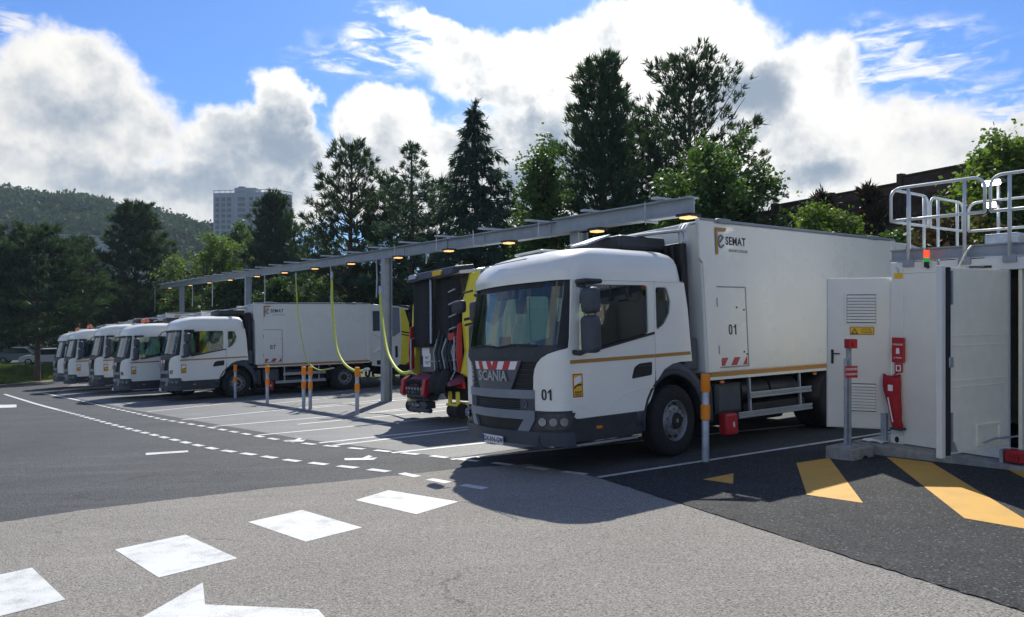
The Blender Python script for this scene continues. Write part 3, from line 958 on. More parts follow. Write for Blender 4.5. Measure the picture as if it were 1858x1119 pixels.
        MB().tube([(-1.80, sg * 1.17, 2.53), (-1.80, sg * 1.30, 2.50), (-1.79, sg * 1.36, 2.44)], .03, 8).build('mirror_arm', M['plastic'], mi, smooth=True)
        km = MB().box(-1.86, -1.52, min(sg * 1.19, sg * 1.40), max(sg * 1.19, sg * 1.40), 2.535, 2.60).build('kerb_mirror', M['plastic'], mi, bevel=.03, seg=3, smooth=True)
        # mudguard over the front wheel
        rows = []
        for k in range(17):
            a = math.pi * (1.04 - 1.08 * k / 16)
            rr_ = .66
            rows.append([(rr_ * math.cos(a) * 1.02, sg * .86, .53 + rr_ * math.sin(a) * 1.12), (rr_ * math.cos(a) * 1.02, sg * 1.195, .53 + rr_ * math.sin(a) * 1.12), ((rr_ - .05) * math.cos(a) * 1.02, sg * 1.20, .53 + (rr_ - .05) * math.sin(a) * 1.12)])
        MB().grid(rows).build('front_mudguard', M['bumper'], cab, smooth=True, solid=.015)
        rows = []
        for k in range(17):
            a = math.pi * (1.0 - 1.03 * k / 16)
            rows.append([(q_ * math.cos(a) * 1.02, sg * 1.192, .53 + q_ * math.sin(a) * 1.12) for q_ in (.63, .70, .775)])
        MB().grid(rows).build('arch_lip', M['bumper'], cab, smooth=True, solid=.03)
    # front mirror on the far corner
    fm = MB().obox((-2.30, 1.12, 2.36), (.12, .30, .20)).build('front_mirror', M['plastic'], cab, bevel=.05, seg=3, smooth=True)
    MB().tube([(-2.05, 1.10, 2.62), (-2.22, 1.12, 2.58), (-2.30, 1.12, 2.46)], .018, 6).build('front_mirror_arm', M['plastic'], cab)
    # rear wall of the cab, floor and the inside
    rw_win = rnd_poly([(-.55, 1.85), (.55, 1.85), (.55, 2.42), (-.55, 2.42)], .06)
    MB().prism([(-1.15, 1.42), (1.15, 1.42), (1.15, 2.62), (-1.15, 2.62)], [rw_win], lambda a, b, d: (.33 - d, a, b), .04).build('cab_rear_wall', M['lining'], cab)
    MB().box(-2.05, .28, -1.12, 1.12, .88, .93).build('cab_floor', M['dash'], cab)
    ds = MB().prism([(-2.12, 1.25), (-1.80, 1.25), (-1.72, 1.45), (-1.80, 1.62), (-2.02, 1.69), (-2.14, 1.66)], [], lambda a, b, d: (a, -.98 + d, b), 1.96).build('dashboard', M['dash'], cab, bevel=.02)
    MB().box(-1.98, -1.92, .25, .50, 1.64, 1.86).build('display_screen', M['black'], ds, bevel=.01)
    MB().box(-2.12, -2.10, -.62, -.50, 1.70, 1.78).build('toll_tag', M['paper'], ds)
    sw = MB()
    ring = [Vector((-1.62, -.55, 1.68)) + Matrix.Rotation(R(-35), 3, 'Y') @ Vector((.21 * math.cos(a), .21 * math.sin(a), 0)) for a in [2 * math.pi * k / 20 for k in range(21)]]
    sw.tube(ring, .016, 6)
    sw.bar((-1.62, -.74, 1.68), (-1.62, -.36, 1.68), .03).tube([(-1.62, -.55, 1.68), (-1.85, -.55, 1.42)], .035, 6)
    sw.build('steering_wheel', M['black'], ds, smooth=True)
    for sy in (-.55, .55):
        st = MB().box(-1.12, -.62, sy - .25, sy + .25, 1.20, 1.36).build('seat', M['seat'], cab, bevel=.05, seg=3, smooth=True)
        MB().obox((-.60, sy, 1.72), (.16, .48, .78), Matrix.Rotation(R(8), 3, 'Y')).build('seat_back', M['seat'], st, bevel=.06, seg=3, smooth=True)
        MB().obox((-.56, sy, 2.18), (.12, .28, .20), Matrix.Rotation(R(8), 3, 'Y')).build('headrest', M['seat'], st, bevel=.05, seg=3, smooth=True)
    MB().box(-2.14, -2.08, -.22, .30, 2.40, 2.56).build('sun_visor', M['black'], cab, bevel=.02)
    MB().tube([(.21, -1.05, 2.4), (.21, -1.03, 1.9), (.20, -1.0, 1.3)], .02, 6).build('seat_belt', M['seat'], cab)
    # angle stickers on the near and far door
    for sg in (-1, 1):
        stk = MB().box(-1.955, -1.78, min(sg * 1.197, sg * 1.2005), max(sg * 1.197, sg * 1.2005), 1.01, 1.325).build('blind_spot_sticker', M['red'], cab)
        MB().box(-1.940, -1.795, min(sg * 1.2, sg * 1.2025), max(sg * 1.2, sg * 1.2025), 1.025, 1.31).build('sticker_field', M['signyel'], stk)
        MB().prism([(-1.925, 1.27), (-1.81, 1.30), (-1.80, 1.22), (-1.85, 1.20), (-1.93, 1.17)], [], lambda a, b, d, s=sg: (a, s * (1.2045 - d), b), .003).build('sticker_picture', M['paper'], stk)
        MB().prism([(-1.935, 1.15), (-1.86, 1.19), (-1.80, 1.185), (-1.80, 1.165), (-1.88, 1.16), (-1.935, 1.12)], [], lambda a, b, d, s=sg: (a, s * (1.205 - d), b), .003).build('sticker_figure', M['txt'], stk)
        if sg < 0:
            text('sticker_lettering', 'ANGLES\nMORTS', .034, (-1.868, -1.2045, 1.062), (1, 0, 0), (0, 0, 1), M['txt'], stk, bold=.02, ext=.001)
    # ---- chassis
    ch = empty('chassis'); ch.parent = T
    MB().box(-1.9, XB + 1.5, -.45, -.36, .72, .98).box(-1.9, XB + 1.5, .36, .45, .72, .98).box(-.1, .1, -.95, .95, .45, .60).box(4.25, 4.41, -.85, .85, .42, .64).box(1.2, 1.4, -.4, .4, .75, .95).build('frame_rails', M['black'], ch)
    MB().box(-1.6, .6, -.55, .55, .45, 1.15).build('engine_block', M['black'], ch, bevel=.05)
    for sg in (-1, 1):
        b0, b1 = (sg * .62, sg * 1.17)
        lo_, hi_ = min(b0, b1), max(b0, b1)
        MB().box(.72, .92, lo_, hi_, .42, 1.0).build('air_tank_box', M['plastic'], ch, bevel=.04)
        bx_ = MB().box(.98, 1.62, lo_, hi_, .52, 1.02).build('battery_box', M['plastic'], ch, bevel=.04, smooth=True)
        MB().box(1.04, 1.56, sg * 1.17 - .01, sg * 1.17 + .01, .58, .96).build('battery_lid', M['bumper'], bx_, bevel=.01)
        tk = MB()
        tk.tube([(1.80, sg * .88, .84), (2.52, sg * .88, .84)], .17, 16).tube([(2.58, sg * .88, .84), (3.35, sg * .88, .84)], .17, 16)
        tk.build('air_tanks', M['plastic'], ch, smooth=True)
        MB().box(1.75, 3.45, lo_ + .05, hi_ - .08, .40, .64).build('lower_box', M['black'], ch, bevel=.03)
        for z0, xa in ((.735, 1.76), (.43, 1.45)):
            g_ = MB()
            g_.box(xa, 3.49, sg * 1.22 - .015, sg * 1.22 + .015, z0, z0 + .035).box(xa, 3.49, sg * 1.215 - .012, sg * 1.215 + .012, z0 + .04, z0 + .062).box(xa, 3.49, sg * 1.22 - .015, sg * 1.22 + .015, z0 + .067, z0 + .102)
            g_.build('side_guard_rail', M['alu'], ch, bevel=.005)
        MB().box(1.80, 1.84, sg * 1.17 - .02, sg * 1.17 + .02, .43, 1.14).box(3.20, 3.24, sg * 1.17 - .02, sg * 1.17 + .02, .43, 1.14).build('guard_hanger', M['galv'], ch)
        MB().obox((1.22, sg * 1.20, .37), (.30, .16, .34)).build('extinguisher_case', M['red'], ch, bevel=.035, seg=3, smooth=True)
        text('case_lettering', 'fi', .12, (1.25, -1.283, .36), (1, 0, 0), (0, 0, 1), M['whitetxt'], ch, ext=.002) if sg < 0 else None
        for xx in (1.07, 3.62):
            MB().box(xx, xx + .09, sg * 1.19 - .012, sg * 1.19 + .012, 1.02, 1.06).build('side_marker', M['amber'], ch)
        rows = []
        for k in range(13):
            a = math.pi * (1.02 - 1.04 * k / 12)
            rows.append([(4.33 + .62 * math.cos(a), sg * .62, .53 + .60 * math.sin(a)), (4.33 + .62 * math.cos(a), sg * 1.22, .53 + .60 * math.sin(a))])
        MB().grid(rows).build('rear_mudguard', M['black'], ch, smooth=True, solid=.02)
        wheel(ch, 0, sg * 1.05, .53, sg, steer=R(7))
        wheel(ch, 4.33, sg * 1.05, .53, sg, dual=True)
        MB().lathe([(.3, -.13), (.42, -.15), (.51, -.13), (.53, -.08), (.53, .08), (.51, .13), (.42, .15), (.3, .13)], 32, Matrix.Translation((4.33, sg * .72, .53))).build('inner_tyre', M['rubber'], ch, smooth=True)
    MB().box(-.72, .66, -.82, .82, .55, 1.36).build('wheel_housing', M['black'], ch)
    MB().box(.72, 3.62, -.56, .56, .24, .74).build('belly_tank', M['black'], ch, bevel=.05)
    for sg in (-1, 1):
        MB().box(4.98, 5.0, min(sg * .6, sg * 1.22), max(sg * .6, sg * 1.22), .16, .9).build('mud_flap', M['rubber'], ch)
        MB().box(.70, .72, min(sg * .8, sg * 1.18), max(sg * .8, sg * 1.18), .20, .9).build('mud_flap', M['rubber'], ch)
    # machinery between cab and body
    mc = empty('machinery'); mc.parent = T
    MB().box(.46, .60, -1.05, 1.05, 1.0, 3.25).build('machinery_screen', M['black'], mc, bevel=.03)
    MB().box(.30, .62, -1.16, -.80, 1.25, 1.75).build('valve_box', M['bumper'], mc, bevel=.03)
    MB().box(-.55, .45, -.75, .55, 3.14, 3.36).build('roof_unit', M['plastic'], mc, bevel=.05)
    MB().obox((-.75, -.30, 3.30), (.5, .4, .03), Matrix.Rotation(R(-18), 3, 'Y')).build('roof_flap', M['galv'], mc)
    ps = MB()
    for i in range(3):
        yy = -1.18 + i * .07
        ps.tube([(-.25, -.6 + i * .2, 3.36), (.1, -.85, 3.40), (.40, yy, 3.42), (.50, yy, 3.52), (.64, yy, 3.54)], .026, 6)
        ps.tube([(.44, yy, 3.40), (.44, yy, 3.24)], .024, 6)
    ps.build('hydraulic_pipes', M['alu'], mc, smooth=True)
    hs = MB()
    for i in range(9):
        yy = -1.1 + i * .16
        pts = [(.40 + random.uniform(-.03, .03), yy + random.uniform(-.05, .05), 3.2 - j * .38) for j in range(6)]
        hs.tube(pts, .022, 6)
    hs.build('rubber_hoses', M['black'], mc, smooth=True)
    # ---- body
    bd = empty('refuse_body'); bd.parent = T
    MB().box(.70, XB, -1.245, 1.245, 1.19, 3.585).build('body_shell', M['boxwhite'], bd, bevel=.035, seg=3)
    for sg in (-1, 1):
        ya, yb = sg * 1.20, sg * 1.262
        lo_, hi_ = min(ya, yb), max(ya, yb)
        MB().prism([(.63, 3.62), (1.0, 3.62), (1.0, 1.20), (.735, 1.20), (.71, 2.92), (.64, 2.98)], [], lambda a, b, d, s=sg: (a, s * (1.262 - d), b), .06).build('front_frame', M['boxwhite'], bd, bevel=.012)
        MB().box(XB - .08, XB + .10, lo_, hi_, 1.12, 3.60).build('rear_frame', M['boxwhite'], bd, bevel=.012)
        MB().box(.66, XB + .08, sg * 1.235 - .03, sg * 1.235 + .03, 3.575, 3.62).build('top_rail', M['greybar'], bd, bevel=.01)
        MB().box(.76, XB, min(sg * 1.2, sg * 1.268), max(sg * 1.2, sg * 1.268), 1.135, 1.195).build('ochre_strip', M['orange'], bd)
        MB().box(.76, XB, min(sg * 1.2, sg * 1.260), max(sg * 1.2, sg * 1.260), 1.085, 1.132).build('sill_rail', M['boxwhite'], bd)
        ht = MB().prism([(1.0, 1.285), (1.715, 1.285), (1.715, 2.535), (1.0, 2.535)], [], lambda a, b, d, s=sg: (a, s * (1.256 - d), b), .014).build('side_hatch', M['boxwhite'], bd, bevel=.004)
        fr_ = MB()
        for (xa, xb, za, zb) in ((.985, 1.735, 2.54, 2.556), (.985, 1.735, 1.262, 1.278), (1.722, 1.738, 1.27, 2.55)):
            fr_.box(xa, xb, sg * 1.25 - .008, sg * 1.25 + .008, za, zb)
        fr_.build('hatch_seal', M['greybar'], ht)
        MB().prism([(1.05, 1.295), (1.69, 1.295), (1.69, 1.42), (1.05, 1.42)], [], lambda a, b, d, s=sg: (a, s * (1.2595 - d), b), .004).build('hazard_strip', M['hazside'], ht)
        for (xx, zz) in ((1.48, 2.22), (1.66, 2.18), (1.62, 1.50), (1.69, 1.46)):
            MB().tube([(xx, sg * 1.254, zz), (xx, sg * 1.266, zz)], .016, 8).build('hatch_lock', M['bumper'], ht)
        for zz in (1.55, 2.3):
            MB().box(.985, 1.005, sg * 1.258 - .01, sg * 1.258 + .01, zz - .07, zz + .07).build('hatch_hinge', M['greybar'], ht)
        # maker's corner logo
        lg = MB().prism([(1.03, 3.49), (1.30, 3.49), (1.27, 3.435), (1.08, 3.435), (1.08, 3.06), (1.03, 3.06)], [], lambda a, b, d, s=sg: (a, s * (1.266 - d), b), .006).build('logo_bracket', M['orange'], bd)
        ring = [(1.175 + .068 * math.cos(R(40 + 285 * k / 14)), sg * 1.2500, 3.275 + .095 * math.sin(R(40 + 285 * k / 14))) for k in range(15)]
        lgm = MB().tube(ring, .018, 6); lgm.tube([(1.13, sg * 1.25, 3.25), (1.225, sg * 1.25, 3.335)], .016, 6)
        lgm.build('logo_swirl', M['greybar'], bd)
        if sg < 0:
            text('maker_lettering', 'SEMAT', .185, (1.545, -1.2485, 3.285), (1, 0, 0), (0, 0, 1), M['txt'], bd, bold=.022, sx=.86, spacing=1.10, ext=.001)
            text('maker_lettering', 'GROUPE ZOELLER', .062, (1.60, -1.2485, 3.135), (1, 0, 0), (0, 0, 1), M['greybar'], bd, bold=.01, sx=.95, ext=.001)
        for xx in (1.25, XB - .72):
            MB().obox((xx, sg * 1.24, 3.60), (.32, .10, .075)).build('work_lamp', M['greybar'], bd, bevel=.02)
    # ---- tailgate
    tg = empty('tailgate'); tg.parent = T; tg.location.x = XB - 5.42
    for sg in (-1, 1):
        def tf(a, b, d, s=sg):
            return (a, s * (1.235 - d), b)
        MB().prism([(5.53, 3.56), (6.2, 3.56), (6.95, 3.45), (7.0, 2.3), (6.9, 1.0), (6.6, .80), (5.53, .95)], [], tf, .07).build('tail_side', M['boxwhite'], tg, bevel=.012)
        MB().prism([(5.98, 3.50), (6.86, 3.42), (6.88, 2.35), (6.55, 2.15), (6.3, 2.4), (6.05, 2.9)], [], lambda a, b, d, s=sg: (a, s * (1.252 - d), b), .02).build('tail_recess', M['greybar'], tg, bevel=.01)
        MB().prism([(5.60, 3.28), (5.92, 3.28), (5.92, 2.42), (5.60, 2.42)], [], lambda a, b, d, s=sg: (a, s * (1.243 - d), b), .02).build('tail_grille', M['bumper'], tg)
        MB().bar((5.58, sg * 1.25, 1.45), (6.3, sg * 1.25, 1.85), .05, .10).bar((5.6, sg * 1.25, 2.35), (6.2, sg * 1.25, 1.95), .05, .08).build('tail_brace', M['boxwhite'], tg, bevel=.01)
        MB().box(5.75, 6.05, min(sg * 1.2, sg * 1.245), max(sg * 1.2, sg * 1.245), .98, 1.16).box(6.62, 6.74, min(sg * 1.2, sg * 1.245), max(sg * 1.2, sg * 1.245), 1.25, 1.75).build('tail_socket', M['black'], tg)
        MB().prism([(6.90, 3.42), (7.12, 3.32), (7.30, 2.75), (7.34, 2.2), (7.30, 1.6), (7.42, 1.12), (7.05, .92), (6.86, .95), (6.94, 2.2)], [], lambda a, b, d, s=sg: (a, s * (1.262 - d), b), .10).build('tail_edge', M['yellow'], tg, bevel=.012)
        MB().prism([(6.93, 2.40), (7.34, 2.33), (7.335, 2.27), (6.93, 2.34)], [], lambda a, b, d, s=sg: (a, s * (1.266 - d), b), .02).prism([(6.93, 2.28), (7.335, 2.20), (7.33, 2.15), (6.93, 2.23)], [], lambda a, b, d, s=sg: (a, s * (1.266 - d), b), .02).build('tail_band', M['black'], tg)
        MB().prism([(7.34, 2.25), (7.44, 2.2), (7.50, 1.6), (7.46, 1.15), (7.36, 1.2)], [], lambda a, b, d, s=sg: (a, s * (1.17 - d), b), .05).build('tail_fin', M['red'], tg, bevel=.008)
        MB().box(7.16, 7.26, min(sg * 1.0, sg * 1.13), max(sg * 1.0, sg * 1.13), 2.35, 3.1).build('brown_guard', M['brown2'], tg, bevel=.01)
        # foot boards and rollers low at the back
        MB().box(7.15, 7.55, min(sg * .72, sg * 1.20), max(sg * .72, sg * 1.20), .40, .46).build('foot_board', M['yellow'], tg, bevel=.01)
        fb = MB()
        fb.box(7.45, 7.52, min(sg * .76, sg * .84), max(sg * .76, sg * .84), .16, .72).box(7.45, 7.52, min(sg * 1.10, sg * 1.18), max(sg * 1.10, sg * 1.18), .16, .72)
        fb.build('board_bracket', M['yellow'], tg, bevel=.01)
        MB().tube([(7.42, sg * .80, .30), (7.42, sg * 1.22, .30)], .17, 16).build('rubber_roller', M['rubber'], tg, smooth=True)
        MB().box(7.30, 7.36, min(sg * .9, sg * 1.18), max(sg * .9, sg * 1.18), .78, .92).build('rear_lamp', M['redlens'], tg, bevel=.01)
        MB().tube([(7.35, sg * 1.05, 1.95), (7.48, sg * 1.05, 1.92), (7.50, sg * 1.05, 1.2), (7.36, sg * 1.05, 1.15)], .02, 6).build('grab_rail', M['galv'], tg, smooth=True)
    MB().prism([(5.53, 3.56), (6.2, 3.56), (6.95, 3.45), (7.35, 3.40), (7.35, 3.33), (6.9, 3.36), (6.2, 3.46), (5.53, 3.46)], [], lambda a, b, d: (a, -1.16 + d, b), 2.32).build('tail_top', M['boxwhite'], tg, bevel=.01)
    MB().prism([(6.95, 3.56), (7.45, 3.50), (7.55, 3.32), (7.50, 3.30), (7.30, 3.40), (6.95, 3.44)], [], lambda a, b, d: (a, -1.12 + d, b), 2.24).build('tail_hood', M['plastic'], tg, bevel=.02)
    hl_ = MB().box(7.50, 7.56, -.95, -.62, 3.36, 3.46).build('hood_lamp', M['galv'], tg, bevel=.01)
    MB().box(7.50, 7.56, .25, .62, 3.34, 3.45).build('hood_marker', M['signyel'], tg, bevel=.01)
    MB().prism([(6.2, 3.0), (6.6, 3.0), (6.7, 1.2), (7.2, .95), (7.2, .85), (6.2, .9)], [], lambda a, b, d: (a, -1.1 + d, b), 2.2).build('hopper_back', M['black'], tg)
    before_rear = set(tg.children)
    # rubber curtains
    for (ya, yb, xb, zt, zb) in ((.12, 1.10, 7.36, 3.34, 1.72), (-.66, .06, 7.30, 3.30, 1.80)):
        rows = []
        for j in range(9):
            z = zt + (zb - zt) * j / 8
            rows.append([(xb + .03 * math.sin(6 * (y_ / 11)) + .05 * (j / 8) ** 2 + random.uniform(-.006, .006), ya + (yb - ya) * y_ / 11, z) for y_ in range(12)])
        MB().grid(rows).build('rubber_curtain', M['rubber'], tg, smooth=True, solid=.02)
    rows = []
    for j in range(8):
        z = 3.25 - 1.5 * j / 7
        rows.append([(7.30 + .10 * math.sin(math.pi * k / 8) * (1 - .3 * j / 7), -1.04 + .42 * k / 8, z) for k in range(9)])
    MB().grid(rows).build('rubber_flap', M['rubber'], tg, smooth=True, solid=.02)
    # hopper face and notices
    hf = MB().box(7.20, 7.27, -1.02, 1.02, 1.10, 1.78).build('hopper_face', M['plastic'], tg, bevel=.012)
    MB().box(7.27, 7.285, .25, .98, 1.12, 1.74).build('control_panel', M['badge'], hf, bevel=.008)
    MB().box(7.286, 7.290, .42, .80, 1.24, 1.56).build('notice_sheet', M['paper'], hf)
    MB().box(7.2905, 7.293, .46, .84, 1.50, 1.70).build('notice_sheet', M['paper'], hf)
    for k, ss_ in enumerate(('4.67', '9.51')):
        text('notice_lettering', ss_, .10, (7.2915, .61, 1.46 - .12 * k), (0, 1, 0), (0, 0, 1), M['txt'], hf, ext=.001)
    MB().box(7.286, 7.290, .84, .92, 1.30, 1.52).build('switch_plate', M['black'], hf)
    MB().bar((7.36, -.98, 1.42), (7.36, .55, 1.36), .03).build('lift_rod', M['galv'], tg)
    MB().prism([(-.98, 1.74), (-.35, 1.30), (-.2, 1.30), (-.62, 1.95), (-.98, 1.95)], [], lambda a, b, d: (7.285 + d, a, b), .02).build('hopper_plate', M['greybar'], tg)
    MB().tube([(7.38, -.32, 1.16), (7.42, -.32, 1.74), (7.40, -.42, 1.82), (7.38, -.52, 1.76), (7.38, -.52, 1.15)], .035, 8).build('lift_hook', M['black'], tg, smooth=True)
    # bin lift: magenta sill, comb, red paddles, cylinders
    MB().prism([(7.25, 1.08), (7.62, .92), (7.64, .84), (7.25, .90)], [], lambda a, b, d: (a, -1.08 + d, b), 2.16).build('hopper_sill', M['purple'], tg, bevel=.012)
    cm = MB()
    for k in range(14):
        y_ = .18 + k * .06
        cm.prism([(7.55, .86), (7.66, .84), (7.68, .92), (7.64, .97)], [], lambda a, b, d, y0=y_: (a, y0 + d, b), .025)
    cm.build('lift_comb', M['black'], tg)
    for (yy, h_) in ((1.10, .34), (.02, .46)):
        MB().prism([(7.58, 1.02), (7.70, .96), (7.76, .62), (7.68, .55), (7.56, .70)], [], lambda a, b, d, y0=yy: (a, y0 - .08 + d, b), .16).build('red_paddle', M['red'], tg, bevel=.015)
    lf = MB()
    random.seed(5)
    lf.box(7.30, 7.60, -.10, 1.02, .66, .80).box(7.32, 7.58, .05, .95, .46, .60).box(7.36, 7.62, .10, .42, .28, .44).box(7.36, 7.62, .56, .90, .28, .44)
    for k in range(9):
        y_ = -.05 + k * .12
        lf.tube([(7.60, y_, .80), (7.68, y_ + .03, .66), (7.62, y_ + .08, .50)], .026, 6)
    lf.tube([(7.62, 0, .58), (7.62, 1.0, .58)], .045, 8).tube([(7.60, .02, .36), (7.60, 1.0, .36)], .05, 8).tube([(7.55, .0, .24), (7.55, 1.0, .24)], .06, 8)
    lf.build('bin_lift', M['bumper'], tg, bevel=.006)
    for k in range(4):
        MB().bar((7.40, -1.0, 2.15 + .28 * k), (7.40, -.72, 2.10 + .28 * k), .05, .03).build('latch_plate', M['galv'], tg, bevel=.006)
    MB().tube([(7.42, .08, 3.30), (7.44, .05, 2.9), (7.43, .09, 2.4), (7.46, .06, 1.8)], .03, 8).build('lift_cylinder', M['galv'], tg, smooth=True)
    MB().box(7.36, 7.44, -.98, -.70, 1.86, 2.02).build('hinge_block', M['red'], tg, bevel=.01)
    kn = MB()
    for k in range(7):
        y_ = .02 + k * .15
        kn.tube([(7.64, y_, .745), (7.70, y_, .745)], .032, 8)
    for y_ in (.35, .45, .60):
        kn.tube([(7.64, y_, .36), (7.70, y_, .36)], .035, 8)
    kn.build('lift_rollers', M['alu'], tg, smooth=True)
    for k in range(7):
        y_ = -.95 + k * .14
        MB().tube([(7.38, y_, 1.9 + .1 * (k % 3)), (7.46 + .02 * (k % 2), y_ + .05, 1.6), (7.40, y_ + .02 * k, 1.2), (7.50, y_ + .1, .95)], .02 + .006 * (k % 3), 6).build('hydraulic_hose', M['plastic'] if k % 3 else M['galv'], tg, smooth=True)
    rows = []
    for j in range(7):
        t = j / 6
        rows.append([(7.45 + .25 * math.sin(t * 2.2) + .03 * math.sin(k * 1.7 + j), -.10 - .75 * k / 9 - .15 * t, 1.20 - .55 * t + .04 * math.sin(k * 1.3)) for k in range(10)])
    MB().grid(rows).build('rubber_apron', M['rubber'], tg, smooth=True, solid=.02)
    for o_ in set(tg.children) - before_rear:
        for q_ in [o_] + list(o_.children):
            if q_.name.startswith('notice_lettering'):
                q_.location.y *= -1
                continue
            me_ = q_.data
            for v_ in me_.vertices:
                v_.co.y *= -1
            me_.flip_normals()
    MB().box(6.6, 7.25, -1.15, 1.15, .50, .90).build('tail_underframe', M['black'], tg, bevel=.02)
    MB().box(7.26, 7.27, -.28, .24, .52, .64).build('rear_plate', M['plate'], tg)
    return T


def place_truck(o, u, s, flip=False, label='', zscale=1.0):
    p = Vector(UV(u, s, 0))
    m = YARD.to_4x4()
    if flip:
        m = m @ Matrix.Rotation(math.pi, 4, 'Z')
    if zscale != 1:
        m = m @ Matrix.Diagonal((1, 1, zscale, 1))
    o.matrix_world = Matrix.Translation(p) @ m
    tag(o, label, 'truck', 'refuse trucks parked in the yard')
proto = build_truck(6.55)
short = build_truck()
def sub(o, nm):
    for c in o.children:
        if c.name.split('.')[0] == nm:
            return c
def digits(name, s_, h, loc, right, up, parent, w=.60):
    """bold upright figures drawn as flat outlines"""
    def ell(rx, ry, n=22):
        return [(rx * math.copysign(abs(math.cos(a)) ** .8, math.cos(a)), ry * math.copysign(abs(math.sin(a)) ** .8, math.sin(a))) for a in [2 * math.pi * k / n for k in range(n)]]
    G = {'0': (ell(.27, .5), [ell(.115, .36)]),
         '1': ([(-.02, -.5), (.16, -.5), (.16, .5), (.02, .5), (-.06, .38), (-.22, .30), (-.22, .15), (-.10, .19), (-.02, .25)], []),
         '7': ([(-.27, .5), (.27, .5), (.27, .37), (.10, .05), (.03, -.25), (.02, -.5), (-.16, -.5), (-.13, -.18), (-.02, .12), (.09, .33), (-.27, .33)], []),
         '6': ([(.24, .40), (.12, .49), (-.03, .5), (-.2, .40), (-.27, .1), (-.26, -.25), (-.14, -.47), (.02, -.5), (.2, -.42), (.27, -.18), (.2, .05), (.03, .13), (-.1, .05), (-.09, .22), (0, .36), (.1, .33)], [[(.0, 0), (-.09, -.1), (-.09, -.28), (.0, -.37), (.09, -.28), (.1, -.1)]])}
    r_, u_ = Vector(right), Vector(up); n_ = r_.cross(u_)
    for i, c in enumerate(s_):
        o_, hs_ = G[c]
        x0 = (i - (len(s_) - 1) / 2) * w * h
        MB().prism(o_, hs_, lambda a, b, d: Vector(loc) + r_ * (x0 + a * h) + u_ * (b * h) + n_ * (.003 - d), .006).build(name, M['txt'], parent)
def number(t, num):
    cab, bd = sub(t, 'cab'), sub(t, 'refuse_body')
    p = front_pt(-.985, 1.06, .004)
    d = Vector(front_pt(-1.05, 1.06)) - Vector(front_pt(-.92, 1.06)); d.z = 0; d.normalize()
    digits('number_decal', num, .145, p, d, (0, 0, 1), cab)
    digits('number_decal', num, .165, (1.36, -1.2575, 1.865), (1, 0, 0), (0, 0, 1), bd, .70)
trucks = []
specs = [(8.07, 8.45, False, 'nearest white refuse truck, numbered 01, seen from its front corner', 1.0, '01'),
         (15.45, 14.55, True, 'refuse truck parked nose away showing its black and yellow bin lift tail', 1.0, None),
         (6.96, 29.4, False, 'white refuse truck numbered 07 behind the orange banded posts', 1.0, '07'),
         (5.72, 32.6, False, 'white refuse truck with two amber beacons just beyond truck 07', .96, '06'),
         (5.30, 38.4, False, 'middle one of the far white trucks, higher roof without beacons', 1.02, None),
         (4.50, 42.6, False, 'white refuse truck with a pair of beacons, second from the grass end', 1.0, None),
         (4.25, 47.2, False, 'farthest white refuse truck, its nose nearest the grass verge', 1.0, None)]
for i, sp in enumerate(specs):
    t = proto if i == 0 else (short if i == 1 else copy_tree(short))
    trucks.append(t)
for t, sp in zip(trucks, specs):
    place_truck(t, sp[0], sp[1], sp[2], sp[3], sp[4])
    if sp[5]:
        number(t, sp[5])
text('plate_lettering', 'GX-016-GW', .092, (-2.4805, -.02, .403), (0, -1, 0), (0, 0, 1), M['txt'], [c for c in sub(proto, 'cab').children if c.name.split('.')[0] == 'number_plate'][0], bold=.02, ext=.001)
def beacons(t, xs):
    for y_ in xs:
        b = empty('roof_beacon'); b.parent = sub(t, 'cab')
        b.matrix_local = Matrix.Translation((-1.30, y_, 3.10))
        MB().tube([(0, 0, 0), (0, 0, .06)], .075, 14).build('beacon_base', M['black'], b, smooth=True)
        MB().tube([(0, 0, .06), (0, 0, .16), (0, 0, .22), (0, 0, .245)], [.085, .085, .07, .03], 14).build('beacon_lens', M['beacon'], b, smooth=True)
beacons(trucks[3], (-.55, .35))
beacons(trucks[5], (-.55, .30))
beacons(trucks[6], (-.50, .20))

# ------------------------------------------------------------------ charging gantry over the bays
BU, BZ = 9.6, CAMH + 1.60
def GB(s, du=0.0, z=0.0):
    p = AX * (BU + du) + RH * s
    return (p[0], p[1], BZ + z)
gan = empty('steel_gantry', GB(8.1)[:2] + (0,))
gan.matrix_world = Matrix.Identity(4)
tag(gan, 'long grey steel beam on posts running above the row of parked trucks', 'gantry')
def ibeam(s0, s1, du, name):
    mb = MB()
    def rect(d0, d1, z0, z1):
        mb.add([GB(s, d, z) for s in (s0, s1) for d, z in ((d0, z0), (d1, z0), (d1, z1), (d0, z1))], [(0, 1, 2, 3), (7, 6, 5, 4), (0, 4, 5, 1), (1, 5, 6, 2), (2, 6, 7, 3), (3, 7, 4, 0)])
    rect(du - .12, du + .12, .005, .03); rect(du - .12, du + .12, .29, .315); rect(du - .012, du + .012, .03, .29)
    return mb.build(name, M['beam'], gan)
ibeam(8.15, 11.9, -.10, 'beam_section')
ibeam(11.6, 28.0, .14, 'beam_section')
ibeam(28.0, 45.0, .14, 'beam_section')
ibeam(45.0, 63.0, .14, 'beam_section')
